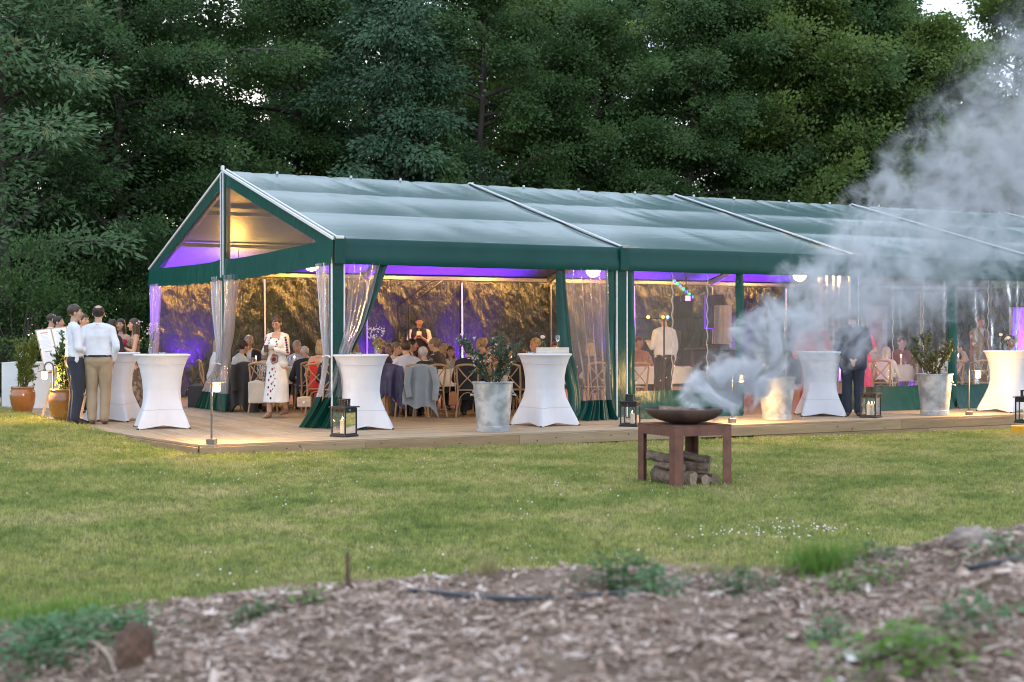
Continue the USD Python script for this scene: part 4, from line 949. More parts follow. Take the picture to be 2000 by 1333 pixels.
# ---------------------------------------------------------------- cocktail tables in white stretch covers
M_cover = mat('white_stretch', (.72, .72, .76), (.68, .68, .72), scale=3, rough=.75, bump=.22, bscale=7, bstretch=(1.6, 1.6, .30), dist=.03, sheen=.2, trans=.12, obj_space=True)
M_covseam = mat('stretch_seam', (.52, .52, .58), (.50, .50, .56), rough=.8)
def cocktail(label, loc, rz):
    t = thing('cocktail_table', label, 'cocktail table', loc, rz, 'white covered cocktail tables on the deck')
    na, nh = 96, 40; A = np.linspace(0, 2 * PI, na + 1); V = np.linspace(0, 1, nh); Hh = 1.095; G = np.zeros((na + 1, nh, 3))
    f4 = np.abs(((A / (PI / 2)) % 1) - .5) * 2           # 1 at a foot, 0 between
    foot = f4
    for j, v in enumerate(V):
        rt = .415 - .165 * sstep(0, .42, v) if v < .5 else 0
        rtop = np.interp(v, [0, .06, .18, .32, .48, .60, .75, .9, 1], [.415, .375, .325, .292, .275, .275, .285, .30, .31])
        star = np.interp(v, [0, .06, .18, .32, .48, .60, .75, .9, 1], [.415, .378, .333, .308, .305, .335, .41, .50, .545])
        sh = foot ** (1 + 1.6 * v)
        rr = rtop + (star - rtop) * sh
        z = Hh * (1 - v) + (.05 * (1 - foot ** 1.2) + .006) * v ** 6
        G[:, j] = np.stack([rr * np.cos(A), rr * np.sin(A), z], -1)
    obj('cover', MB().grid(G[:, ::-1]), M_cover, t, smooth=True)
    for jj in (29, 5): obj('seam', MB().tube(G[:, jj] * [1.004, 1.004, 1], .0035, 5, False), M_covseam, t, smooth=True)
    obj('top', MB().lathe([(0, Hh + .012), (.405, Hh + .012), (.42, Hh + .006), (.424, Hh - .006), (.415, Hh - .018)][::-1], 64), M_cover, t, smooth=60)
    lg = MB()
    for k in range(4):
        a = PI / 4 * 0 + k * PI / 2; obj('foot', MB().lathe([(0, 0), (.018, 0), (.02, .02), (0, .022)], 10, (.53 * math.cos(a), .53 * math.sin(a), 0)), M_iron, t)
    return t
def deckat(px, py): return at(px, py, D)
def between(px, py, dz=.0): p = at(px, py, D); return p
tabs = []
for px, py, rz, lb in [(316, 836, .62, 'white covered cocktail table in front left of the gable with a lone vase'), (222, 822, .2, 'white covered cocktail table behind the man in khaki trousers'), (704, 838, .75, 'white covered cocktail table beside the front corner lantern'),
                       (1064, 831, .95, 'white covered cocktail table carrying a wooden box and a wine glass'), (1602, 812, .25, 'white covered cocktail table in front of the woman in red'), (1968, 804, .85, 'white covered cocktail table at the right edge next to a lamp')]:
    p = deckat(px, py); tabs.append(p); cocktail(lb, p, rz + YAW * 0)
TZ = D + 1.095 + .0125
M_glass = clear('drinking_glass', tint=(.97, .98, .98), rough=.02, bump=.0, ior=1.5, haze=.04)
M_flower = mat('white_petal', (.75, .7, .68), (.7, .45, .48), scale=30, rough=.7, trans=.3)
M_stem = mat('green_stem', (.06, .11, .04), (.09, .14, .06), scale=10, rough=.6)
M_rosewhite = mat('cream_rose', (.78, .72, .62), (.7, .55, .5), scale=25, rough=.7, trans=.3)
def vase(label, loc, h, r, sprays, kind, seed, tall=.2):
    r_ = np.random.default_rng(seed); t = thing('bud_vase', label, 'vase', loc, 0, None)
    obj('bottle', MB().lathe([(0, 0), (r, 0), (r * 1.02, .01), (r, h * .62), (r * .55, h * .76), (r * .45, h * .96), (r * .52, h)], 20), M_glass, t, smooth=50)
    obj('water', MB().lathe([(0, .004), (r * .93, .004), (r * .93, h * .45), (0, h * .45)], 16), clear('vase_water', tint=(.95, .97, .97), rough=.02, bump=0, ior=1.33, haze=.03), t, smooth=50)
    st_, fl_ = MB(), MB()
    for i in range(sprays):
        a = r_.uniform(0, 2 * PI); e = np.array([math.cos(a) * tall * .5 * r_.uniform(.2, 1), math.sin(a) * tall * .5 * r_.uniform(.2, 1), h + tall * r_.uniform(.45, 1)])
        st_.tube([(0, 0, h * .4), (e[0] * .25, e[1] * .25, h), e], .0022, 4, False)
        if kind == 'rose':
            s = trimesh.creation.icosphere(2, .032); v = np.array(s.vertices); v *= (1 + .25 * np.sin(v[:, :1] * 190) * np.cos(v[:, 1:2] * 170)); fl_.add(v * [1, 1, .8] + e, s.faces)
        else:
            for k in range(9): s = trimesh.creation.icosphere(0, r_.uniform(.006, .013)); fl_.add(np.array(s.vertices) + e + r_.normal(0, .022, 3), s.faces)
    lv = 16; q = r_.normal(0, 1, (lv, 3)); obj('leaves', MB().add(*leaves(np.array([0, 0, h]) + np.c_[r_.normal(0, .03, (lv, 2)), r_.uniform(0, tall * .6, lv)], unit(q + [0, 0, .6]), unit(r_.normal(0, 1, (lv, 3))), .045, .02)), M_stem, t, kind='stuff')
    obj('stems', st_, M_stem, t, kind='stuff'); obj('flowers', fl_, M_rosewhite if kind == 'rose' else M_flower, t, kind='stuff')
def ontab(k, right, back): p = tabs[k] + RT * right + FW * back; return (p[0], p[1], TZ)
vase('clear bottle vase with airy blossom sprays on the left front table', ontab(0, -.16, -.05), .14, .032, 9, 'spray', 1, .34)
vase('clear bottle vase with pinkish sprays on the table by the corner lantern', ontab(2, .24, -.05), .14, .032, 9, 'spray', 2, .26)
vase('small vase holding one white rose beside the wooden box', ontab(3, -.04, .1), .10, .03, 1, 'rose', 3, .20)
vase('clear vase with pale pink sprays on the table before the woman in red', ontab(4, -.03, -.05), .14, .034, 9, 'spray', 4, .26)
vase('glass vase with three pale roses on the right edge table', ontab(5, -.06, -.05), .12, .034, 4, 'rose', 5, .18)
M_ashtray = M_glass
def ashtray(label, loc): t = obj('ashtray', MB().lathe([(0, 0), (.055, 0), (.06, .004), (.06, .03), (.05, .03), (.045, .008), (0, .008)], 24, loc), M_glass, smooth=40); tag(t, label, 'ashtray')
ashtray('glass ashtray on the left front table', ontab(0, .03, -.12)); ashtray('glass ashtray on the table by the corner lantern', ontab(2, -.02, -.12)); ashtray('glass ashtray left of the wooden box', ontab(3, -.22, -.15)); ashtray('glass ashtray beside the pink sprays', ontab(4, .10, -.12)); ashtray('glass ashtray beside the three roses', ontab(5, .04, -.14))
def wineglass(label, loc, stem=.09, r=.035, h=.10):
    t = thing('glass', label, 'glass', loc)
    obj('bowl', MB().lathe([(.004, stem), (r * .7, stem + h * .18), (r, stem + h * .45), (r * .95, stem + h * .8), (r * .8, stem + h)], 20), M_glass, t, smooth=True)
    if stem > .03: obj('stem', MB().lathe([(.034, 0), (.034, .003), (.006, .008), (.004, stem)], 16), M_glass, t, smooth=40)
wineglass('short empty tumbler on the table by the corner lantern', ontab(2, -.20, -.05), .006, .042, .11)
M_box = mat('plywood_box', (.62, .53, .43), (.54, .45, .35), scale=6, rough=.7, stretch=(1, 1, 6), obj_space=True)
bx = thing('wooden_box', 'pale shallow wooden box on the fourth cocktail table', 'box', ontab(3, .12, .02), -YAW)
for sy in (-1, 1): obj('side', MB().box((0, sy * .155, .042), (.50, .012, .084), bev=.002), M_box, bx)
for sx in (-1, 1): obj('side', MB().box((sx * .244, 0, .042), (.012, .298, .084), bev=.002), M_box, bx)
obj('lid', MB().box((0, 0, .088), (.50, .322, .008), bev=.002), M_box, bx)
wineglass('stemmed wine glass standing on the wooden box', (*(tabs[3] + RT * .20)[:2], TZ + .093))

# ---------------------------------------------------------------- planters with shrubs
M_zinc = mat('weathered_zinc', (.27, .28, .28), (.47, .48, .49), scale=5, rough=.5, metal=.25, bump=.2, bscale=9, dist=.01, lo=.42, hi=.62, detail=8, obj_space=False)
M_shrubs = [leaf_mat('shrub_grey', (.05, .085, .05), (.13, .17, .11)), leaf_mat('shrub_olive', (.06, .085, .03), (.14, .16, .06)), leaf_mat('shrub_green', (.06, .11, .025), (.17, .22, .05))]
def shrub(t, h, w, n, m, seed, ll=.045, lw=.024, stems=9, z0=0, white=0):
    r = np.random.default_rng(seed); sb = MB(); B, Dd = [], []
    for i in range(stems):
        a = r.uniform(0, 2 * PI); e = np.array([math.cos(a) * w * r.uniform(.15, .55), math.sin(a) * w * r.uniform(.15, .55), z0 + h * r.uniform(.5, 1.0)]); b = np.array([math.cos(a) * .05, math.sin(a) * .05, z0 - .03])
        mid = (b + e) / 2 + r.normal(0, .03, 3) - [e[0] * .15, e[1] * .15, 0]
        sb.tube([b, mid, e], [.009, .006, .003], 5, False)
        k = n // stems; tt = r.beta(1.5, .9, k); P = (1 - tt)[:, None] ** 2 * b + 2 * ((1 - tt) * tt)[:, None] * mid + (tt ** 2)[:, None] * e
        # side twigs
        nt = 7; ta = r.uniform(.25, 1, nt); tdv = unit(r.normal(0, 1, (nt, 3)) + [0, 0, .5]) * r.uniform(.06, .2, (nt, 1)) * min(1, w * 2.2)
        pick = r.integers(0, nt, k); q = r.random(k)
        P2 = (1 - ta)[:, None] ** 2 * b + 2 * ((1 - ta) * ta)[:, None] * mid + (ta ** 2)[:, None] * e
        for j in range(nt): sb.tube([P2[j], P2[j] + tdv[j]], .003, 3, False)
        P = np.where((r.random(k) < .65)[:, None], P2[pick] + tdv[pick] * q[:, None], P)
        B.append(P + r.normal(0, .008, (k, 3))); Dd.append(unit(r.normal(0, .8, (k, 3)) + unit(e - b) * .6 + [0, 0, .3]))
    B = np.vstack(B); Dd = np.vstack(Dd); nn = unit(r.normal(0, .6, (len(B), 3)) + [0, 0, 1])
    obj('foliage', MB().add(*leaves(B, Dd, nn, ll * r.uniform(.6, 1.25, len(B)), lw * r.uniform(.7, 1.2, len(B)))), m, t, kind='stuff'); obj('stems', sb, M_bark, t, kind='stuff')
    if white:
        fb = MB()
        for i in r.integers(0, len(B), white):
            for k in range(6): s = trimesh.creation.icosphere(0, .012); fb.add(np.array(s.vertices) + B[i] + r.normal(0, .014, 3), s.faces)
        obj('flowers', fb, M_flower, t, kind='stuff')
M_earth = mat('pot_earth', (.04, .03, .022), (.06, .045, .03), scale=20, rough=1, bump=.6, bscale=40)
def zinc(label, slabel, loc, h, rt, rb_, rz, seed, m, sh, sw, nl, white=0):
    t = thing('zinc_planter', label, 'planter', loc, rz, None)
    obj('tub', MB().lathe([(0, .02), (rb_ * .98, .02), (rb_, 0), (rb_ + .006, .004), (rb_ + .006, .085), (rb_ + .001, .092), (rt, h - .02), (rt + .014, h - .016), (rt + .016, h - .004), (rt + .006, h), (rt - .01, h - .006), (rt - .03, h * .8)], 48), M_zinc, t, smooth=35)
    obj('soil', MB().lathe([(rt - .02, h - .08), (0, h - .07)], 24), M_earth, t)
    for s in (1, -1):
        hm = MB(); hm.tube([(s * (rt - .012), -.05, h * .74), (s * (rt + .03), -.045, h * .735), (s * (rt + .035), 0, h * .72), (s * (rt + .03), .045, h * .735), (s * (rt - .012), .05, h * .74)], .011, 6); hm.box((s * (rt - .02), 0, h * .80), (.05, .14, .035), bev=.01)
        obj('handle', hm, M_zinc, t, smooth=35)
    s = thing('shrub', slabel, 'shrub', (loc[0], loc[1], loc[2] + h - .075)); shrub(s, sh, sw, nl, m, seed, white=white)
zinc('mottled zinc tub planter on the deck in front of the seated guests', 'grey-green shrub with white blossoms in the mottled tub', deckat(963, 843), .72, .29, .235, 2.6, 31, M_shrubs[0], .80, 1.05, 4200, 30)
zinc('zinc tub planter standing in the smoke left of the woman in red', 'dark shrub half veiled by smoke in the smoky tub', deckat(1517, 820), .70, .30, .235, 2.3, 32, M_shrubs[1], .62, .9, 3400, 8)
zinc('zinc tub planter right of the dark lantern near the right lamp', 'airy olive shrub in the tub near the right lamp', deckat(1826, 811), .72, .30, .235, 2.3, 33, M_shrubs[1], .76, 1.05, 3000)
M_glaze = mat('brown_glaze', (.30, .12, .03), (.20, .075, .02), scale=5, rough=.22, spec=.6, coat=.5, lo=.35, hi=.65)
def pot(label, slabel, loc, h, r, seed, sh):
    t = thing('glazed_pot', label, 'pot', loc)
    obj('jar', MB().lathe([(0, .01), (r * .62, 0), (r * .70, .01), (r * .92, h * .35), (r, h * .62), (r * .97, h * .80), (r * .86, h * .90), (r * .90, h * .93), (r * .92, h * .97), (r * .86, h), (r * .76, h * .97), (r * .74, h * .85)], 48), M_glaze, t, smooth=45)
    obj('soil', MB().lathe([(r * .78, h * .90), (0, h * .92)], 24), M_earth, t)
    s = thing('shrub', slabel, 'shrub', (loc[0], loc[1], loc[2] + h * .9)); shrub(s, sh, .50, 3000, M_shrubs[2], seed, .055, .03, 12)
pot('brown glazed pot with shrub in front of the white bar', 'upright green shrub in the left glazed pot', deckat(44, 807), .47, .22, 41, 1.02)
pot('larger honey glazed pot half hidden by the man in navy trousers', 'upright green shrub in the honey glazed pot before the menu board', deckat(126, 824), .53, .25, 42, 1.0)

# ---------------------------------------------------------------- lanterns with candles
M_black = mat('black_metal', (.018, .018, .02), (.028, .028, .03), scale=12, rough=.45, metal=.4)
M_pane = clear('lantern_glass', tint=(.96, .97, .97), rough=.02, bump=.0, ior=1.45, haze=.02)
M_wax = mat('candle_wax', (.80, .72, .60), (.76, .67, .54), scale=5, rough=.5, trans=.3)
E_flame = emit('candle_flame', (1.0, .52, .14), 45.0)
def lantern(label, loc, rz, w=.235, h=.40, candles=((0, 0, .20),), hot=True):
    t = thing('lantern', label, 'lantern', loc, rz, None)
    mb = MB(); mb.box((0, 0, .016), (w + .05, w + .05, .03), bev=.006); obj('base', mb, M_black, t)
    for sx in (-1, 1):
        for sy in (-1, 1): obj('corner_bar', MB().box((sx * w / 2, sy * w / 2, h / 2 + .01), (.02, .02, h - .03), bev=.003), M_black, t)
    for a in range(4):
        c, s = [(1, 0), (0, 1), (-1, 0), (0, -1)][a]
        size = (.008, w - .02, .05) if c else (w - .02, .008, .05)
        fr = MB()
        for k in range(9):
            q = (k - 4) * (w - .03) / 9
            fr.box((c * w / 2 - s * q, s * w / 2 + c * q, h - .035), (.006, .012, .045) if c else (.012, .006, .045))
        fr.box((c * w / 2, s * w / 2, h - .062), (.014, w - .02, .012) if c else (w - .02, .014, .012)); fr.box((c * w / 2, s * w / 2, h - .010), (.014, w - .02, .014) if c else (w - .02, .014, .014)); obj('bottom_rail', MB().box((c * w / 2, s * w / 2, .04), (.014, w - .02, .016) if c else (w - .02, .014, .016)), M_black, t)
        obj('vent_frame', fr, M_black, t)
        obj('pane', MB().grid(np.array([[(c * w / 2 - s * q * (w / 2 - .011), s * w / 2 + c * q * (w / 2 - .011), zz) for zz in (.045, h - .065)] for q in (-1, 1)])), M_pane, t)
    obj('roof', MB().box((0, 0, h + .008), (w + .075, w + .075, .016), bev=.004), M_black, t)
    ch = MB()
    for sx in (-1, 1):
        for sy in (-1, 1): ch.box((sx * .055, sy * .055, h + .06), (.012, .012, .09))
    for k in range(3):
        for c, s in ((1, 0), (-1, 0), (0, 1), (0, -1)):
            q = (k - 1) * .03; ch.box((c * .055 - s * q, s * .055 + c * q, h + .06), (.006, .014, .08) if c else (.014, .006, .08))
    ch.box((0, 0, h + .022), (.125, .125, .012)); ch.box((0, 0, h + .11), (.13, .13, .016), bev=.004); obj('chimney', ch, M_black, t)
    tt = np.linspace(0, 2 * PI, 17); obj('ring_handle', MB().tube(np.stack([.075 + .032 * np.cos(tt), 0 * tt, h + .075 + .035 * np.sin(tt)], -1), .004, 5), M_black, t)
    for k, (x, y, ch_) in enumerate(candles):
        c = thing('candle', f'{"taller" if k == 0 else "second"} white candle inside the ' + ' '.join(label.split(' with')[0].split()[:10]), 'candle', (loc[0] + x, loc[1] + y, loc[2] + .032))
        obj('wax', MB().lathe([(0, 0), (.033, 0), (.034, ch_ * .98), (.028, ch_), (.02, ch_ - .008), (0, ch_ - .01)], 20), M_wax, c, smooth=50)
        obj('flame', MB().lathe([(0, ch_ + .004), (.006, ch_ + .010), (.0085, ch_ + .018), (.005, ch_ + .032), (0, ch_ + .046)], 10), E_flame, c, smooth=True)
lantern('black lantern at the front corner with two candles', deckat(672, 853), .5, .235, .40, ((-.03, -.02, .20), (.05, .03, .16)))
lantern('black lantern seen left of the fire bowl with one lit candle', deckat(1231, 833), .75, .24, .37, ((.02, -.03, .17),))
lantern('black lantern at the feet of the man in the navy suit', deckat(1701, 816), .5, .25, .40, ((-.05, 0, .20), (.05, .03, .19)))
lantern('black lantern cut by the right picture edge above the yellow block', at(2003, 826, D), .5, .24, .40)
o = obj('yellow_block', MB().box(at(1999, 840, -.02) + [0, 0, .0], (.30, .26, .15), rz=0, bev=.01), mat('yellow_paint', (.62, .34, .03), (.55, .29, .02), scale=6, rough=.5), None); tag(o, 'yellow wooden block on the grass at the right picture edge', 'block')

# ---------------------------------------------------------------- lit garden lamps on the deck edge
M_pole = mat('lamp_pole', (.20, .185, .165), (.16, .15, .13), scale=8, rough=.4, metal=.6)
E_bulb = emit('bulb_glow', (1.0, .66, .25), 16.0)
M_lampglass = clear('lamp_glass', tint=(1, .98, .94), rough=.02, bump=0, ior=1.4, haze=.04)
def garden_lamp(label, loc, rz, H=.86):
    t = thing('garden_lamp', label, 'lamp', loc, rz, 'low lit garden lamps along the deck')
    obj('base', MB().box((0, 0, .035), (.11, .11, .07), bev=.006), M_pole, t)
    R_ = .075; path = [(0, 0, .06), (0, 0, H)] + [(R_ - R_ * math.cos(a), 0, H + R_ * math.sin(a)) for a in np.linspace(.2, PI, 10)] + [(2 * R_, 0, H - .04)]
    obj('pole', MB().tube(path, .0135, 10), M_pole, t, smooth=50)
    obj('shade', MB().lathe([(.02, H - .03), (.025, H - .055), (.115, H - .066), (.118, H - .072), (.115, H - .074), (.02, H - .070)], 32, (2 * R_, 0, 0)), M_pole, t, smooth=40)
    obj('bulb', MB().lathe([(0, H - .186), (.018, H - .180), (.031, H - .155), (.033, H - .13), (.024, H - .10), (.012, H - .08)], 16, (2 * R_, 0, 0)), E_bulb, t, smooth=True)
    obj('glass', MB().lathe([(0, H - .195), (.03, H - .19), (.047, H - .165), (.05, H - .13), (.05, H - .076)], 20, (2 * R_, 0, 0)), M_lampglass, t, smooth=True)
    spot(t.GetPath().pathString + '/light', (2 * R_, 0, H - .205), (0, 0, -1), (1.0, .58, .2), 20.0, .04)
cr = math.atan2(RT[1], RT[0]); cf = math.atan2(FW[1], FW[0])
garden_lamp('lit hooked lamp on the grey pole in front of the left glazed pot', deckat(104, 825), cr + PI - .15, .88)
garden_lamp('lit lamp on the deck corner in front of the gable', deckat(413, 868), cf + .35 - .6, .86)
garden_lamp('lit lamp standing in the smoke left of the smoky zinc tub', deckat(1430, 826), cr + .1, .84)
garden_lamp('lit hooked lamp beside the right edge table', deckat(1893, 811), cr - .1, .84)

# ---------------------------------------------------------------- bar, menu board
M_cloth = mat('white_cloth', (.72, .71, .70), (.66, .65, .64), scale=2, rough=.85, bump=.12, bscale=5, bstretch=(2, 2, .3), dist=.03)
bar = thing('bar_counter', 'bar counter draped in plain white cloth at the far left', 'bar', deckat(84, 799) + FW * .45, cr)
U = np.linspace(0, 1, 80); per = []
hw, hd = .80, .38
for u in U:
    q = u * 4; s = int(q) % 4; f = q - int(q)
    c = [(-hw, -hd), (hw, -hd), (hw, hd), (-hw, hd), (-hw, -hd)]; per.append(np.array(c[s]) * (1 - f) + np.array(c[s + 1]) * f)
per = np.array(per); G = np.zeros((80, 8, 3))
for j, v in enumerate(np.linspace(0, 1, 8)):
    w = 1 + .014 * v * np.sin(U * 60 + np.sin(U * 17) * 2)[:, None]; G[:, j, :2] = per * w; G[:, j, 2] = .86 - .855 * v
obj('cloth_skirt', MB().grid(G[:, ::-1]), M_cloth, bar, smooth=40)
obj('cloth_top', MB().box((0, 0, .863), (2 * hw + .01, 2 * hd + .01, .012), bev=.004), M_cloth, bar)
obj('side_post', MB().box((-hw - .03, -.2, .43), (.03, .05, .86), bev=.004), mat('dark_wood', (.10, .07, .045), (.07, .05, .03), scale=6, rough=.6), bar)
jp = deckat(84, 799) + FW * .45 - RT * .56; jug = thing('flower_jug', 'white jug of faded brownish flowers on the bar', 'jug', (jp[0], jp[1], D + .87))
obj('jar', MB().lathe([(0, 0), (.05, 0), (.06, .06), (.055, .13), (.04, .17), (.05, .20)], 20), M_cover, jug, smooth=50)
shrub(jug, .16, .18, 120, M_weed[3], 5, .04, .03, 6, .17)
M_oak = mat('pale_oak', (.50, .33, .18), (.42, .27, .145), scale=5, rough=.6, stretch=(4, 4, .6), obj_space=True)
M_paper = mat('white_paper', (.78, .78, .80), (.76, .76, .78), scale=3, rough=.8)
M_print = mat('grey_print', (.52, .53, .56), (.56, .57, .60), scale=20, rough=.9)
M_printr = mat('orange_print', (.65, .32, .16), (.6, .3, .16), scale=20, rough=.9)
Zm = 26.0; TL = az(68, Zm, CZ - (645 - 650) / FPX * Zm)
mu = unit(RT * .93 + FW * .37); 
md = unit(RT * .28 - FW * .42 + np.array([0, 0, -.86])); md = unit(md - mu * (md @ mu)); md = unit(RT * .30 - FW * .30 + np.array([0, 0, -.86])); md = unit(md - .0 * mu)
mu = unit(RT * .97 + FW * .20 + np.array([0, 0, .0])); mu = unit(mu - md * (mu @ md) * .55)
mn = unit(np.cross(md, mu))
if mn @ FW > 0: mn = -mn
board = thing('menu_board', 'tilted oak menu board with four white sheets on an easel', 'menu board')
def bq(a, b, o=0.0): return TL + mu * a + md * b + mn * o
def bslab(a0, a1, b0, b1, o0, o1):
    q = [bq(a, b, o) for o in (o1, o0) for a, b in ((a0, b0), (a1, b0), (a1, b1), (a0, b1))]
    h = trimesh.convex.convex_hull(np.array(q)); return MB().add(h.vertices, h.faces)
BWd, BHt = 1.12, .86
obj('panel', bslab(0, BWd, 0, BHt, -.02, 0), M_oak, board)
for k in range(4):
    a0 = .02 + k * (BWd - .02) / 4; a1 = a0 + (BWd - .02) / 4 - .025
    obj('sheet', bslab(a0, a1, .02, BHt - .02, .001, .004), M_paper, board)
    for b_, mm, n in ((.07, M_printr if k in (0,) else M_print, 11), (.45, M_printr if k % 2 == 0 else M_print, 9)):
        pr = MB(); q = bslab(a0 + .06, a1 - .06, b_, b_ + .022, .0045, .006); pr.add(*q.arr()); obj('heading', pr, mm, board)
        pr = MB(); rr_ = np.random.default_rng(k * 7 + int(b_ * 10))
        for j in range(n):
            wdt = rr_.uniform(.05, .10); c = (a0 + a1) / 2; pr.add(*bslab(c - wdt, c + wdt, b_ + .05 + j * .027, b_ + .055 + j * .027, .0045, .0055).arr())
        obj('text_lines', pr, M_print, board, kind='stuff')
def eleg(p, q, label=None): obj('easel_leg', MB().tube([p, q], .022, 4), M_oak, board)
eleg(bq(.28, BHt * .75, -.04), deckat(81, 818)); eleg(bq(BWd * .82, BHt * .75, -.04), deckat(158, 812)); eleg(bq(.6, .05, -.04), deckat(120, 800) + FW * .5)
obj('easel_rail', MB().tube([bq(.05, BHt + .02, .03), bq(BWd, BHt + .02, .03)], .02, 4), M_oak, board); obj('easel_rail', MB().tube([deckat(148, 812) + [0, 0, .33], deckat(178, 806) + [0, 0, .36]], .02, 4), M_oak, board)
# ---------------------------------------------------------------- people
def V3(*a): return np.array(a, float)
def ball(c, r, n=12):
    r3 = np.broadcast_to(np.asarray(r, float), 3); return m3.Manifold.sphere(1.0, n).scale(tuple(map(float, r3))).translate(tuple(map(float, c)))
def hull(*b): return m3.Manifold.batch_hull(list(b))
def chain(pts, n=12):
    b = [ball(p, r, n) for p, r in pts]; return [hull(b[i], b[i + 1]) for i in range(len(b) - 1)]
def join(parts): return m3.Manifold.batch_boolean(list(parts), m3.OpType.Add)
def soft(man, L=.03, it=8, wrinkle=0.0, seed=0, freq=7.0, stretch=(1, 1, .55)):
    q = man.refine_to_length(L).to_mesh(); t = trimesh.Trimesh(q.vert_properties[:, :3], q.tri_verts, process=False); t.merge_vertices()
    trimesh.smoothing.filter_taubin(t, iterations=it)
    v = np.array(t.vertices)
    if wrinkle: v = v + np.array(t.vertex_normals) * (wrinkle * 2 * (meshkit.fbm(v * freq * np.array(stretch) + seed * 3.1, 3, seed) - .5))[:, None]
    return v, np.array(t.faces)
_cloth = {}
def cloth(c, rough=.8, pattern=None):
    k = (tuple(c), rough, pattern)
    if k not in _cloth:
        nm = f'cloth_{len(_cloth) + 1}'
        if pattern: _cloth[k] = mat(nm, c, pattern[0], scale=pattern[1], rough=rough, lo=pattern[2] - .03, hi=pattern[2] + .03, obj_space=True, detail=2)
        else: _cloth[k] = mat(nm, c, tuple(x * .82 for x in c), scale=4, rough=rough, bump=.25, bscale=11, bstretch=(1, 1, .5), dist=.012, obj_space=True, sheen=.1)
    return _cloth[k]
def skin_mat(k): return mat(f'skin_{k}', *[((.50, .30, .21), (.46, .26, .18)), ((.40, .23, .15), (.36, .20, .13)), ((.56, .36, .27), (.52, .32, .23))][k], scale=12, rough=.5, spec=.4)
HAIRC = {'dark': (.018, .012, .009), 'brown': (.06, .034, .02), 'auburn': (.11, .042, .02), 'blond': (.42, .29, .15), 'grey': (.34, .33, .32), 'white': (.62, .60, .58), 'ash': (.20, .155, .115)}
def hair_mat(h): return mat('hair_' + h, HAIRC[h], tuple(x * .55 for x in HAIRC[h]), scale=22, rough=.5, bump=.6, bscale=60, bstretch=(1, 1, .18), dist=.01, obj_space=True, stretch=(1.5, 1.5, .25))
M_eye = mat('eye_dark', (.02, .015, .012), (.03, .02, .018), rough=.3)
M_lip = mat('lip_red', (.30, .10, .08), (.26, .09, .07), rough=.5)
M_shoeB = mat('leather_black', (.016, .014, .014), (.024, .02, .02), rough=.35)
M_shoeT = mat('leather_tan', (.34, .20, .13), (.28, .16, .1), rough=.5)
M_shoeBr = mat('leather_brown', (.09, .045, .025), (.07, .035, .02), rough=.35)
ARM = {'down': ((.245, -.03, 1.13), (.255, .05, .89)), 'pocket': ((.275, -.11, 1.14), (.205, .02, .95)), 'behind': ((.255, -.10, 1.13), (.06, -.19, .95)), 'phone': ((.225, .05, 1.13), (.075, .25, 1.19)),
       'table': ((.275, .15, 1.13), (.14, .38, 1.15)), 'chest': ((.255, .07, 1.14), (.055, .19, 1.28)), 'belly': ((.265, .0, 1.12), (.05, .20, 1.06)), 'chin': ((.19, .24, 1.14), (.07, .19, 1.41)), 'lap': ((.235, -.01, 1.13), (.13, .22, 1.0)),
       'drink': ((.24, .05, 1.13), (.13, .27, 1.22)), 'wide': ((.34, .05, 1.16), (.34, .27, 1.12))}

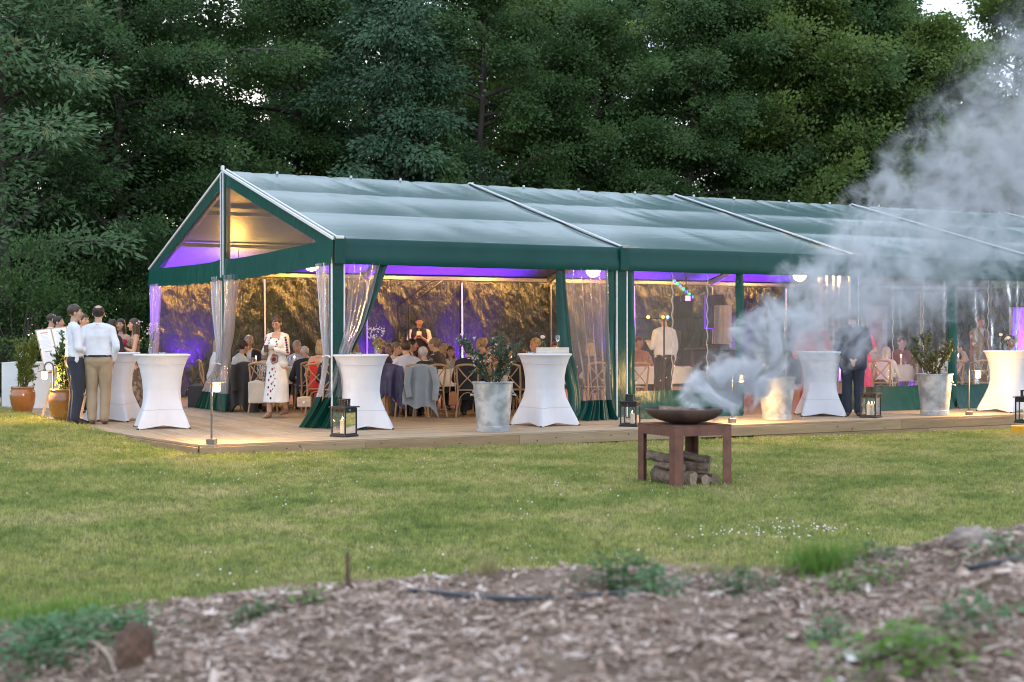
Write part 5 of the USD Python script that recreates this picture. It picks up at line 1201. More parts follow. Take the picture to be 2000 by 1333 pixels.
def person(label, loc, face, h=1.75, sit=False, lean=0.0, yaw=0.0, pitch=0.0, arms=('down', 'down'), hair='brown', style='short', skin=0, top=None, bottom=None, dress=None, jacket=None, vest=None, tie=None, belt=None, shoes=M_shoeB,
           stride=0.0, fem=False, features=False, sleeve='long', glasses=False, seed=0, L=.03, thin=1.0, hem=None, group=None, roll=0.0, collar=None, bare_back=False, cape=None):
    """face: angle from the camera's viewing direction, 0 = seen from behind, 180 = facing the camera, 90 = facing right"""
    a = math.radians(face); d = FW * math.cos(a) + RT * math.sin(a)
    t = thing('person', label, 'person', loc, math.atan2(d[1], d[0]) - PI / 2, group, h / 1.75)
    base = -.45 if sit else 0.0
    lr = math.radians(lean)
    def U(p):
        p = V3(*p); y, z = p[1], p[2] - .95
        return V3(p[0], y * math.cos(lr) + z * math.sin(lr), .95 + base - y * math.sin(lr) + z * math.cos(lr))
    w = .92 if fem else 1.0; w *= thin
    sw = .170 * w if fem else .185
    # head frame
    hc = U((0, .015, 1.635)); ya, pi_ = math.radians(yaw), math.radians(pitch) + lr * .35
    Rh = trimesh.transformations.euler_matrix(-pi_, math.radians(roll), ya, 'sxyz')[:3, :3]
    def HM(man): return man.transform(np.c_[Rh, hc])
    def HP(p): return Rh @ V3(*p) + hc
    skull = ball((0, -.015, .030), (.076, .096, .090), 18); jaw = ball((0, .025, -.062), (.052, .056, .052), 14); chin = ball((0, .052, -.092), (.024, .022, .02), 10); cheek = [ball((s * .044, .045, -.022), (.026, .03, .03), 10) for s in (-1, 1)]
    head = join([hull(skull, jaw, *cheek), hull(jaw, chin), hull(ball((0, .078, .012), .010, 8), ball((0, .100, -.022), .013, 8), ball((0, .080, -.034), .017, 8))] + [ball((s * .078, -.008, -.008), (.012, .022, .032), 10) for s in (-1, 1)])
    head = HM(head)
    neck = chain([(HP((0, -.015, -.05)), .050 * w), (U((0, -.02, 1.44)), .058 * w)])
    def torso(o, hipw=.0):
        ch = [ball(U((s * .105 * w, .0, 1.30)), .098 * w + o) for s in (-1, 1)]; sh = [ball(U((s * (sw - .03), -.012, 1.405)), .055 * w + o) for s in (-1, 1)]; nk = ball(U((0, -.02, 1.45)), .06 * w + o * .6)
        bust = [ball(U((s * .075, .075, 1.255)), .062 + o) for s in (-1, 1)] if fem else []
        wa = [ball(U((s * (.066 if fem else .085) * w, .0, 1.08)), (.092 if fem else .105) * w + o) for s in (-1, 1)]
        pe = [ball(U((s * .09, -.005, .935)), .108 + o + hipw) for s in (-1, 1)]
        return [hull(*ch, *sh), hull(*sh, nk), hull(*ch, *wa), hull(*wa, *pe)] + ([hull(*bust, *ch)] if bust else [])
    J = {}
    arm_b = []; hands = []
    for s, k in ((-1, arms[0]), (1, arms[1])):
        e, wv = ARM[k] if isinstance(k, str) else k
        sho, el, wr = U((s * sw, -.012, 1.395)), U((s * e[0], e[1], e[2])), U((s * wv[0], wv[1], wv[2]))
        J[s] = (sho, el, wr)
        arm_b += chain([(sho, .052 * w), (el, .039 * w), (wr, .027 * w)])
        dd = unit(wr - el); 
        if k == 'down': dd = unit(dd + [0, 0, -.6])
        if k in ('table', 'phone'): dd = unit(dd + [-s * .3, .1, -.1])
        n = unit(np.cross(dd, V3(0, 0, 1) if abs(dd[2]) < .8 else V3(0, 1, 0))); b = np.cross(n, dd)
        spread = n if abs(n[1]) > .3 or k != 'down' else b
        palm = hull(*[ball(wr + dd * q + spread * u, r, 8) for q, u, r in ((.01, -.015, .018), (.01, .015, .018), (.085, -.03, .012), (.085, .03, .012))]); hands.append(palm)
        curl = np.cross(spread, dd); curl = curl if curl @ V3(-s * .3, .2, -1) > 0 else -curl
        for f, (u, ln) in enumerate(((-.030, .062), (-.010, .074), (.010, .070), (.028, .054))):
            p0 = wr + dd * .085 + spread * u; p1 = p0 + unit(dd + curl * .5) * ln * .55; p2 = p1 + unit(dd * .5 + curl) * ln * .5; hands += chain([(p0, .0095), (p1, .0085), (p2, .007)], 6)
        th = spread * (-s if spread[0] * s > 0 else s) * 1.0; p0 = wr + dd * .03 + th * .022; p1 = p0 + unit(dd + th * .9) * .035; hands += chain([(p0, .012), (p1, .010), (p1 + unit(dd + curl * .4) * .028, .008)], 6)
    legs = []; ft = {}
    for s in (-1, 1):
        if sit: hip, kn, an = V3(s * .09, .02, .51), V3(s * .11, .43, .53), V3(s * .12, .38 + .04 * s, .09)
        else:
            hip = V3(s * .092, 0, .90); sd_ = stride * s; kn = V3(s * .095, .03 + sd_ * .55, .50); an = V3(s * .09, -.02 + sd_, .085 + (.05 if sd_ < 0 else 0))
        ft[s] = (hip, kn, an)
        legs += chain([(hip, .098), (kn, .058), (an, .040)])
        legs.append(hull(ball(an + V3(0, -.02, -.045), .034), ball(an + V3(0, .11, -.055), .030), ball(an + V3(0, .17, -.062), .020)))
    body = join([head] + neck + torso(0) + arm_b + hands + legs)
    obj('body', soft(body, L, 4), skin_mat(skin), t, smooth=True)
    # ---- hair
    hm = hair_mat(hair); cap = ball((0, -.022, .036), (.087, .104, .096), 18)
    face_cut = m3.Manifold.cube((.4, .3, .3), True).translate((0, .155 + .035, -.085 + .0)).rotate((-12, 0, 0))
    low = m3.Manifold.cube((.5, .5, .3), True).translate((0, 0, -.15 - (.055 if style in ('short', 'bald') else .02)))
    side = m3.Manifold.cube((.5, .2, .2), True).translate((0, .125, -.09))
    if style == 'bald': hr = (cap - face_cut) - low - ball((0, -.045, .115), (.062, .085, .075), 14) - side
    elif style == 'short': hr = (cap - face_cut) - low - side
    elif style == 'shaved': hr = (ball((0, -.018, .032), (.079, .099, .092), 16) - face_cut) - low - side
    elif style == 'bob': hr = join([cap - face_cut - low, hull(ball((-.06, -.03, -.02), (.035, .06, .06)), ball((-.065, -.02, -.10), (.03, .05, .04))), hull(ball((.06, -.03, -.02), (.035, .06, .06)), ball((.065, -.02, -.10), (.03, .05, .04))), hull(ball((0, -.07, 0), (.08, .045, .06)), ball((0, -.075, -.12), (.07, .04, .04)))])
    elif style == 'long': hr = join([cap - face_cut - low, hull(ball((0, -.065, .0), (.085, .045, .07)), ball((0, -.085, -.22), (.085, .035, .06))), hull(ball((-.07, -.02, -.02), (.028, .05, .06)), ball((-.085, -.02, -.20), (.03, .045, .05))), hull(ball((.07, -.02, -.02), (.028, .05, .06)), ball((.085, -.02, -.20), (.03, .045, .05)))])
    elif style == 'curly':
        rr = np.random.default_rng(seed + 9); hr = join([cap - face_cut - low] + [ball(p * [.085, .10, .095] + [0, -.03, .03], rr.uniform(.028, .042), 8) for p in unit(rr.normal(0, 1, (26, 3))) if p[1] < .35 and p[2] > -.75])
    else: hr = join([cap - face_cut - low, ball((0, -.10, .05), (.045, .04, .045)), ball((0, -.06, -.03), (.07, .05, .05))])
    obj('hair', soft(HM(hr), .016, 2, .008, seed, 30, (1, 1, .4)), hm, t, smooth=True)
    if features:
        for s in (-1, 1):
            b = ball((s * .030, .074, .012), (.012, .008, .0065), 8); obj('eye', MB().man(HM(b)), M_eye, t, smooth=True)
            b = hull(ball((s * .016, .078, .028), .004, 6), ball((s * .046, .066, .030), .0035, 6)); obj('eyebrow', MB().man(HM(b)), hm, t, smooth=True)
        obj('mouth', MB().man(HM(ball((0, .075, -.062), (.022, .010, .006), 10))), M_lip, t, smooth=True)
    if glasses:
        g = MB()
        for s in (-1, 1):
            tt = np.linspace(0, 2 * PI, 15); g.tube([HP((s * .031 + .021 * math.cos(q), .092, .008 + .016 * math.sin(q))) for q in tt], .0022, 5); g.tube([HP((s * .05, .09, .014)), HP((s * .078, .0, .012))], .002, 5)
        g.tube([HP((-.01, .094, .01)), HP((.01, .094, .01))], .002, 5); obj('glasses', g, M_shoeB, t)
    # ---- clothes
    def sleeves(o, end=.86, upto=1.0):
        out = []
        for s in (-1, 1):
            sho, el, wr = J[s]
            if upto <= .5: out += chain([(sho, .054 * w + o), (sho + (el - sho) * upto * 1.6, .047 * w + o)])
            else: out += chain([(sho, .053 * w + o), (el, .041 * w + o), (el + (wr - el) * end, .031 * w + o)])
        return out
    def trousers(o, c, name='trousers', rough=.8):
        p = []
        for s in (-1, 1):
            hip, kn, an = ft[s]; p += chain([(hip, .098 + o), (kn, .060 + o * 1.4), (an + V3(0, 0, .01), .046 + o * 1.5)])
        pe = [ball(U((s * .09, -.005, .935)), .109 + o) for s in (-1, 1)]; hp = [ball(ft[s][0], .098 + o) for s in (-1, 1)]
        m = join(p + [hull(*pe, *hp)])
        m = m - m3.Manifold.cube((1, 1, 1), True).translate((0, 0, 1.012 + .5 + base)) if not sit else m
        m = m - m3.Manifold.cube((2, 2, 1), True).translate((0, 0, -.5 + .045)); obj(name, soft(m, L, 4, .016, seed + 1, 10), cloth(c, rough), t, smooth=True)
    def skirt(c, z0, z1, r0, r1, pat=None, name='skirt'):
        if sit:
            p = []
            for s in (-1, 1):
                hip, kn, an = ft[s]; p.append(ball(hip, .118)); p.append(ball(kn, .078))
            m = hull(*p); m = join([m, hull(*[ball(ft[s][1], .078) for s in (-1, 1)], *[ball(ft[s][1] * (1, 1, 0) + V3(0, -.02, .30), .075) for s in (-1, 1)])])
        else:
            tt = np.linspace(0, 2 * PI, 28, endpoint=False); pts = []
            for z, (rx, ry), yo in ((z0, r0, 0), (z0 - .12, (max(r0[0], .17), max(r0[1], .135)), 0), (z1, r1, stride * .15)): pts += [(rx * math.cos(q), ry * math.sin(q) + yo, z) for q in tt]
            m = m3.Manifold.hull_points(np.array(pts)[:56]) ; m2 = m3.Manifold.hull_points(np.array(pts)[28:]); m = join([m, m2])
        obj(name, soft(m, L, 4, .016, seed + 2, 8, (1.6, 1.6, .3)), cloth(c, .75, pat), t, smooth=True)
    if bottom is not None: trousers(.017, bottom)
    if dress is not None:
        c, pat, hemz = dress[0], dress[1] if len(dress) > 1 else None, dress[2] if len(dress) > 2 else .12
        parts = torso(.010)
        if sleeve == 'long': parts += sleeves(.016, .9)
        elif sleeve == 'short': parts += sleeves(.014, upto=.42)
        if sleeve == 'none': parts = [torso(.008)[i] for i in (2, 3)] + ([torso(.008)[4]] if fem else [])
        m = join(parts) - HM(m3.Manifold.cube((.16, .34, .16), True).translate((0, .05, -.14)))
        if bare_back: m = m - hull(*[ball(U(p), .004, 6) for p in ((-.10, -.22, 1.47), (.10, -.22, 1.47), (-.10, -.02, 1.47), (.10, -.02, 1.47), (0, -.22, 1.16), (0, -.04, 1.2))])
        obj('dress', soft(m, L, 4, .008, seed + 3, 9), cloth(c, .75, pat), t, smooth=True)
        skirt(c, 1.03 + base, hemz, (.145, .12), (.24, .20), pat)
    if top is not None:
        p = torso(.013)
        if sleeve == 'long': p += sleeves(.014, .93)
        elif sleeve == 'roll': p += sleeves(.016, .35)
        elif sleeve == 'short': p += sleeves(.014, upto=.42)
        ms = join(p)
        if not sit: ms = ms - m3.Manifold.cube((.40, .6, .6), True).translate((0, 0, .995 - .3))
        obj('shirt', soft(ms, L, 3, .016, seed + 4, 11), cloth(top, .8), t, smooth=True)
        cb = hull(*[ball(U((.062 * math.cos(q), -.018 + .062 * math.sin(q), 1.462 + .012 * math.sin(q + PI))), .016, 8) for q in np.linspace(0, 2 * PI, 9)[:-1]]); obj('collar', soft(cb - ball(HP((0, -.005, -.06)), .05, 12), .03, 1), cloth(collar or top, .8), t, smooth=True)
    if vest is not None:
        m = join(torso(.021)) - m3.Manifold.cube((.11, .3, .5), True).translate((0, .2, 1.52 + base))
        m = m - join([ball(J[s][0] + V3(s * .02, 0, 0), .088) for s in (-1, 1)]); obj('waistcoat', soft(m, L, 3, .004, seed + 5), cloth(vest, .7), t, smooth=True)
    if jacket is not None:
        p = torso(.026, .012) + sleeves(.024, .92)
        if not sit: p.append(hull(*[ball(U((s * .095, -.005, z)), .135) for s in (-1, 1) for z in (.94, .84)]))
        else: p.append(hull(*[ball(U((s * .10, -.02, z)), .13) for s in (-1, 1) for z in (.95, .88)]))
        m = join(p)
        if not sit: m = m - m3.Manifold.cube((2, 2, 1), True).translate((0, 0, .76 - .5))
        fr = hull(*[ball(U(q), .004, 6) for q in ((-.055, .30, 1.5), (.055, .30, 1.5), (-.055, .02, 1.5), (.055, .02, 1.5), (0, .30, 1.12), (0, .06, 1.14))])
        m = m - fr - HM(m3.Manifold.cube((.12, .13, .10), True).translate((0, -.01, -.12)))
        obj('jacket', soft(m, L, 3, .015, seed + 6, 10), cloth(jacket, .75), t, smooth=True)
    if cape is not None:
        m = hull(*[ball(U((s * .19, -.01, 1.41)), .08) for s in (-1, 1)], *[ball(U((s * .27, .0, 1.06)), .09) for s in (-1, 1)], ball(U((0, -.03, 1.46)), .075)); obj('cape', soft(m, L, 3, .012, seed + 7, 8), cloth(cape, .8), t, smooth=True)
    if tie is not None:
        m = hull(ball(U((0, .112, 1.42)), (.016, .012, .016)), ball(U((0, .125, 1.30)), (.022, .014, .02)), ball(U((0, .128, 1.12)), (.032, .01, .03))); obj('tie', soft(m, .03, 1), cloth(tie, .6), t, smooth=True)
    if belt is not None:
        tt = np.linspace(0, 2 * PI, 33); obj('belt', MB().tube([(.205 * math.cos(q), -.003 + .128 * math.sin(q), 1.01) for q in tt], .016, 6), belt, t, smooth=True)
    for s in (-1, 1):
        an = ft[s][2]
        if not (dress is not None and len(dress) > 2 and dress[2] < .1):
            m = hull(ball(an + V3(0, -.03, -.045), .040), ball(an + V3(0, .10, -.05), .038), ball(an + V3(0, .19, -.062), .024), ball(an + V3(0, .0, -.01), .046)); m = m - m3.Manifold.cube((1, 1, 1), True).translate((0, 0, an[2] - .085 - .5))
            obj('shoe', soft(m, .03, 2), shoes, t, smooth=True)
    return t
WHITE, NAVY, BLACK, KHAKI, LBLUE, CREAM = (.70, .71, .76), (.022, .026, .042), (.013, .013, .016), (.36, .27, .17), (.42, .46, .62), (.62, .58, .52)
def stand_at(px, py): return deckat(px, py)
# ---------------------------------------------------------------- standing people
person('man in white shirt, navy trousers and dark red tie at the deck edge', stand_at(146, 829), 62, 1.86, yaw=-12, arms=('belly', 'belly'), hair='brown', top=WHITE, bottom=NAVY, tie=(.12, .015, .02), features=True, seed=1, L=.024)
person('man seen from behind in white shirt and khaki trousers, hands in pockets', stand_at(192, 829), -8, 1.85, yaw=6, arms=('pocket', 'pocket'), hair='dark', style='bald', top=WHITE, bottom=KHAKI, belt=M_shoeB, shoes=M_shoeBr, seed=2, L=.024)
person('dark-haired person in black seen from behind beside the patterned dress', stand_at(220, 806), 30, 1.66, yaw=10, arms=('belly', 'belly'), hair='dark', style='bob', top=BLACK, bottom=BLACK, seed=3, fem=True)
person('woman in dark red dress facing the camera with long dark hair', stand_at(236, 802), 200, 1.68, yaw=10, arms=('belly', 'belly'), hair='dark', style='long', dress=((.42, .012, .04), None, .05), sleeve='none', fem=True, features=True, seed=4)
person('woman in brown patterned strapless dress turned left with long dark hair', stand_at(262, 805), -115, 1.68, yaw=0, arms=('drink', 'belly'), hair='brown', style='long', dress=((.22, .16, .11), ((.09, .06, .04), 14, .5), .06), sleeve='none', fem=True, features=True, seed=5)
person('shaven-headed man behind the menu board', az(101, 27.7, D), 60, 1.80, arms=('down', 'belly'), hair='brown', style='shaved', top=(.55, .6, .7), bottom=NAVY, features=False, seed=6)
person('dark-haired man in profile looking over the menu board', az(114, 27.3, D), 85, 1.74, yaw=-10, arms=('belly', 'down'), hair='dark', top=WHITE, bottom=BLACK, seed=7, features=True)
person('person half hidden between the two white shirts', stand_at(163, 806), 120, 1.76, arms=('belly', 'belly'), hair='brown', top=(.5, .5, .55), bottom=BLACK, seed=8, features=True)
wp = stand_at(541, 816)
walker = person('woman walking in long white embroidered dress looking at her phone', wp, 200, 1.70, yaw=6, pitch=24, arms=('phone', 'phone'), hair='brown', style='up', dress=((.72, .70, .68), None, .27), fem=True, stride=.13, features=True, glasses=True, shoes=M_shoeT, seed=9, L=.022)
# embroidery on the dress: flower medallions set on the cloth
M_emb = [mat('embroidery_red', (.48, .03, .05), (.38, .03, .05), scale=40, rough=.8), mat('embroidery_black', (.03, .03, .035), (.05, .045, .05), scale=40, rough=.8), mat('embroidery_orange', (.55, .18, .07), (.45, .14, .06), scale=40, rough=.8), mat('embroidery_green', (.07, .12, .06), (.10, .14, .08), scale=40, rough=.8)]
_sk = [p for p in Usd.PrimRange(walker.GetPrim()) if p.GetTypeName() == 'Mesh' and p.GetName() in ('skirt', 'dress')]
_tm = trimesh.util.concatenate([trimesh.Trimesh(np.array(UsdGeom.Mesh(p).GetPointsAttr().Get()), np.array(UsdGeom.Mesh(p).GetFaceVertexIndicesAttr().Get()).reshape(-1, 3), process=False) for p in _sk])
def emb(x, z, r, m, name, y=1.0, lift=.0):
    hit, _, _ = _tm.ray.intersects_location([[x, y, z]], [[0, -y, 0]])
    if len(hit) == 0: return
    hp = hit[np.argmax(hit[:, 1] * np.sign(y))]
    n = 14; tt = np.linspace(0, 2 * PI, n, endpoint=False); rr = r * (1 + .15 * np.cos(tt * 5)); P = []
    for q, k in zip(tt, rr):
        xx, zz = x + k * math.cos(q), z + k * math.sin(q) * 1.15
        h2, _, _ = _tm.ray.intersects_location([[xx, y, zz]], [[0, -y, 0]]); yy = h2[np.argmax(h2[:, 1] * np.sign(y))][1] if len(h2) else hp[1]
        P.append((xx, yy + .004 + lift, zz))
    P = np.array(P); c = np.array([[x, hp[1] + .006 + lift, z]])
    f = [(0, 1 + (i + 1) % n, 1 + i) for i in range(n)]; f += [(0, b, a_) for (_, a_, b) in f]
    obj(name, MB().add(np.vstack([c, P]), np.array(f)), m, walker)
M_emb.append(mat('embroidery_cream', (.66, .62, .56), (.6, .55, .5), scale=40, rough=.8))
er = np.random.default_rng(4)
for z, r, k in ((1.02, .078, 2), (1.02, .064, 4), (1.02, .046, 0), (1.02, .026, 3)): emb(-.01, z, r, M_emb[k], 'embroidery', 1.0, lift=.0025 * (.11 - r) / .012)
for i in range(9): z = .84 - i * .062; emb(.02 + .05 * (i % 2) + er.normal(0, .008), z, .019, M_emb[[0, 2, 1][i % 3]], 'embroidery')
for i in range(7): emb(-.02 - .03 * (i % 2), .86 - i * .06, .011, M_emb[1 if i % 2 else 3], 'embroidery')
for i in range(6): emb(-.08 + .025 * (i % 2) - .0 * i, 1.36 - .045 * i, .015, M_emb[i % 2], 'embroidery'); emb(.08 + .02 * (i % 2), 1.38 - .045 * i, .016, M_emb[(i + 1) % 3], 'embroidery')
for i in range(7):
    for s in (-1, 1): emb(s * (.19 + .012 * i), 1.385 - .042 * i, .018, M_emb[0 if i % 2 == 0 else 1], 'embroidery')
ph = wp + (FW * math.cos(math.radians(200)) + RT * math.sin(math.radians(200))) * .36; o = thing('phone', 'dark phone held by the walking woman', 'phone', (ph[0], ph[1], D + 1.165 * 1.70 / 1.75 + .03))
R_ph = trimesh.transformations.euler_matrix(.9, 0, math.atan2(FW[1], FW[0]) - PI / 2 + .3)[:3, :3]
obj('case', MB().box((0, 0, 0), (.075, .15, .009), bev=.003, R=R_ph), M_shoeB, o); obj('screen', MB().box(R_ph @ V3(0, 0, .006), (.068, .14, .002), R=R_ph), M_eye, o)
person('waiter in white shirt and black waistcoat standing at the back wall', az(819, 33.0, D), 178, 1.80, yaw=8, pitch=8, arms=('chest', 'chest'), hair='dark', top=(.68, .66, .62), vest=BLACK, bottom=BLACK, tie=None, features=True, seed=10, sleeve='roll')
person('musician in white shirt seen from behind through the clear wall', az(1297, 25.6, D), -35, 1.80, yaw=-15, arms=('drink', 'down'), hair='grey', style='bald', top=(.72, .70, .72), bottom=BLACK, seed=11)
person('grey-haired woman in red cape and long red skirt standing in the smoke', stand_at(1587, 809), 8, 1.74, yaw=15, arms=('belly', 'belly'), hair='grey', style='bob', dress=((.40, .03, .03), None, .1), thin=.9, cape=(.50, .055, .04), fem=True, seed=12)
person('man in navy suit seen from behind, hands clasped behind his back', stand_at(1666, 813), 12, 1.82, yaw=14, arms=('behind', 'behind'), hair='brown', top=(.6, .62, .68), bottom=(.02, .026, .045), jacket=(.025, .032, .055), shoes=M_shoeBr, seed=13, L=.024)
person('dark-haired woman in bright pink dress hidden behind the navy suit', az(1682, 26.6, D), 195, 1.70, arms=('belly', 'belly'), hair='dark', style='long', dress=((.70, .02, .16), None, .05), sleeve='short', fem=True, seed=14)
person('man in tan suit standing behind the clear wall at right', az(1914, 28.8, D), 150, 1.78, yaw=-10, pitch=18, arms=('belly', 'chest'), hair='ash', top=CREAM, jacket=(.28, .17, .08), bottom=(.25, .15, .07), tie=(.03, .03, .04), features=True, glasses=True, seed=15)

# ---------------------------------------------------------------- chairs
M_chair = mat('oak_chair', (.42, .26, .13), (.34, .20, .095), scale=4, rough=.5, stretch=(3, 3, .5), bump=.1, bscale=20, obj_space=True)
M_rush = mat('rush_seat', (.40, .28, .16), (.32, .22, .12), scale=30, rough=.85, bump=.5, bscale=70, obj_space=True)
def make_chair(label, loc, rz):
    """back at -y, seat facing +y"""
    t = thing('crossback_chair', label, 'chair', loc, rz, 'cross-back wooden chairs at the dinner tables')
    seat = trimesh.convex.convex_hull(np.array([(x * r_, y * r_ - .0, z) for z, r_ in ((.445, .97), (.455, 1.0), (.470, .97)) for x, y in [(.20, .20), (.21, .10), (.20, -.02), (.17, -.19), (-.17, -.19), (-.20, -.02), (-.21, .10), (-.20, .20), (0, .215)]]))
    obj('seat', MB().tm(seat), M_rush, t)
    for s in (-1, 1):
        obj('leg', MB().tube([(s * .19, .19, 0), (s * .175, .175, .25), (s * .17, .17, .45)], [.016, .018, .019], 8), M_chair, t, smooth=True)
        obj('leg', MB().tube([(s * .19, -.27, 0), (s * .172, -.205, .25), (s * .165, -.185, .46), (s * .180, -.205, .66), (s * .185, -.235, .84)], [.017, .018, .018, .017, .016], 8), M_chair, t, smooth=True)
        obj('cross_bar', MB().tube([(s * .165, -.195, .48), (s * .06, -.235, .60), (-s * .06, -.245, .72), (-s * .165, -.235, .85)], [.012, .011, .011, .012], 7), M_chair, t, smooth=True)
        q = np.linspace(0, PI, 9); obj('side_arch', MB().tube(np.stack([np.full(9, s * .176), -.01 + .165 * np.cos(q), .18 + .24 * np.sin(q)], -1), .009, 6), M_chair, t, smooth=True)
    q = np.linspace(0, PI, 11); obj('top_rail', MB().tube(np.stack([.19 * np.cos(q), -.24 - .022 * np.sin(q), .845 + .045 * np.sin(q)], -1), .021, 8), M_chair, t, smooth=True)
    for y in (.175, -.205): q = np.linspace(0, PI, 9); obj('leg_arch', MB().tube(np.stack([.16 * np.cos(q), np.full(9, y), .18 + .24 * np.sin(q)], -1), .009, 6), M_chair, t, smooth=True)
    return t
chair0 = None
def chair(label, loc, face):
    global chair0
    a = math.radians(face); d = FW * math.cos(a) + RT * math.sin(a); rz = math.atan2(d[1], d[0]) - PI / 2
    if chair0 is None: chair0 = make_chair(label, loc, rz); return chair0
    return copy(chair0, label, loc, rz)
_seats = [0]
def guest(label, px, Z, face, ch='', **k):
    """seated guest with the chair under him; px is where the head stands, Z its distance"""
    k.setdefault('arms', ('table', 'table')); k.setdefault('lean', 10); k.setdefault('L', .036); k.setdefault('h', float(np.random.default_rng(500 + _seats[0]).uniform(1.60, 1.86) - (.05 if k.get('fem') else 0)))
    a = math.radians(face); d = FW * math.cos(a) + RT * math.sin(a); p = az(px, Z, D) - np.array([d[0], d[1], 0]) * .13 * (k['lean'] / 10)
    _seats[0] += 1
    person(label, p, face, sit=True, seed=20 + _seats[0], group=None, **k)
    if ch is not None: chair(ch or ('cross-back chair of the ' + label), p, face)
    return p

# first table, left of the corner post
guest('man in white shirt at left, leaning in profile behind the gathered curtain', 477, 26.2, 55, 'chair covered by a dark jacket beside the middle curtain', hair='brown', top=(.70, .67, .63), bottom=BLACK, arms=('table', 'table'), lean=14)
guest('grey-haired man in dark suit facing the camera beside the middle curtain', 486, 28.6, 170, hair='grey', jacket=BLACK, top=WHITE, bottom=BLACK, features=True, ch='chair of the suited man facing the camera beside the middle curtain')
guest('person in black and white speckled dress seen from behind, partly hidden by the walking woman', 520, 25.4, 10, 'cross-back chair with a pale tote bag behind the walking woman', hair='ash', style='bob', dress=((.04, .04, .05), ((.5, .5, .5), 45, .52)), fem=True, sleeve='short')
guest('grey-haired old man looking down across the first table', 580, 28.2, 190, hair='grey', top=LBLUE, bottom=NAVY, features=True, pitch=25, ch=None)
guest('white-haired man in navy suit bent over the first table', 594, 26.2, -25, hair='white', jacket=(.02, .026, .045), top=WHITE, bottom=NAVY, lean=16, pitch=14, ch='cross-back chair with a beige handbag left of the front corner')
guest('blonde woman in bright red dress seen from behind', 627, 24.6, 5, hair='blond', style='bob', dress=((.62, .02, .015), None), sleeve='none', fem=True, bare_back=True, arms=('lap', 'table'), ch='cross-back chair of the blonde woman in red')
guest('dark-haired man turned left behind the blonde woman in red', 634, 27.8, -140, hair='dark', jacket=BLACK, top=WHITE, bottom=BLACK, features=True, ch=None)
guest('guest in navy jacket right of the blonde woman, behind the curtain', 652, 24.3, -5, hair='brown', jacket=(.022, .028, .05), top=WHITE, bottom=NAVY, ch='cross-back chair seen through the corner curtain')
guest('guest in pale blouse at the far left behind the middle curtain', 428, 27.8, 70, hair='blond', style='bob', top=(.62, .6, .6), bottom=NAVY, fem=True, ch='cross-back chair left of the middle curtain')
# second table, behind the front cocktail tables
guest('blonde guest behind the tumbler on the cocktail table', 694, 27.5, 20, hair='blond', style='bob', top=(.3, .2, .12), bottom=NAVY, fem=True, ch=None)
guest('dark-haired guest behind the corner curtain', 690, 30.2, 170, hair='dark', top=BLACK, bottom=BLACK, ch=None)
guest('guest with curly blond hair seen from behind', 741, 24.6, 8, hair='blond', style='curly', jacket=(.035, .02, .06), top=CREAM, bottom=BLACK, fem=True, ch='chair with a violet quilted jacket and a dark bag')
guest('man with flushed face behind the curly blond guest', 759, 28.0, 200, hair='ash', top=(.3, .12, .08), bottom=NAVY, features=True, ch=None)
guest('grey-haired man in glasses and white shirt in profile', 776, 25.8, 118, hair='ash', top=WHITE, bottom=NAVY, features=True, glasses=True, ch=None)
guest('dark-haired man in pale lilac shirt seen from behind', 791, 23.9, -28, hair='brown', top=(.50, .50, .58), bottom=NAVY, lean=16, ch='cross-back chair with a grey jacket hung over its back')
guest('dark-haired man in waistcoat behind the lilac shirt', 806, 27.4, 100, hair='dark', top=(.66, .62, .56), vest=BLACK, bottom=BLACK, ch=None)
guest('white-haired man in black suit bent towards his plate', 824, 24.0, -38, hair='white', jacket=BLACK, top=WHITE, bottom=BLACK, lean=16, pitch=16, ch='cross-back chair right of the grey jacket')
guest('ash blond guest right of the white-haired man', 848, 25.8, -70, hair='ash', jacket=(.03, .026, .024), top=WHITE, bottom=BLACK, ch=None)
guest('blonde woman with fluffy hair in black', 863, 26.8, -80, hair='blond', style='curly', top=BLACK, bottom=BLACK, fem=True, ch=None)
guest('auburn-haired woman facing the camera, hand near her chin', 880, 26.4, 165, hair='auburn', style='bob', top=CREAM, bottom=BLACK, fem=True, features=True, arms=('chin', 'table'), ch='cross-back chair with a hanging tan leather bag')
guest('dark-haired man in black suit with his back to the camera', 917, 24.1, 4, hair='dark', jacket=BLACK, top=WHITE, bottom=BLACK, ch='cross-back chair of the dark-haired man in black suit')
guest('flushed blond man next to the dark-haired suit', 940, 26.0, -60, hair='blond', top=(.45, .25, .15), bottom=NAVY, features=True, ch='cross-back chair behind the mottled zinc tub')
guest('blond guest hidden behind the shrub of the mottled tub', 958, 28.0, 190, hair='blond', style='bob', top=(.4, .2, .1), bottom=NAVY, fem=True, ch=None)
guest('auburn-haired woman in red right of the shrub', 996, 27.4, 150, hair='auburn', style='long', top=(.35, .05, .03), bottom=BLACK, fem=True, features=True, ch=None)
guest('long-haired woman in black leaning right at the cocktail table edge', 1022, 24.4, 30, hair='brown', style='long', top=BLACK, bottom=BLACK, fem=True, lean=16, ch='cross-back chair of the long-haired woman in black')
guest('blond guest talking to the long-haired woman in black', 1045, 26.2, -120, hair='blond', top=(.4, .22, .12), bottom=NAVY, features=True, ch=None)
guest('auburn guest behind the wooden box', 1085, 28.2, 180, hair='auburn', top=(.2, .06, .04), bottom=NAVY, ch=None)
guest('blonde woman seen through the right curtain of the first bay', 1152, 25.6, -20, hair='blond', style='bob', top=(.05, .05, .10), bottom=NAVY, fem=True, ch='cross-back chair seen through the right curtain of the first bay')
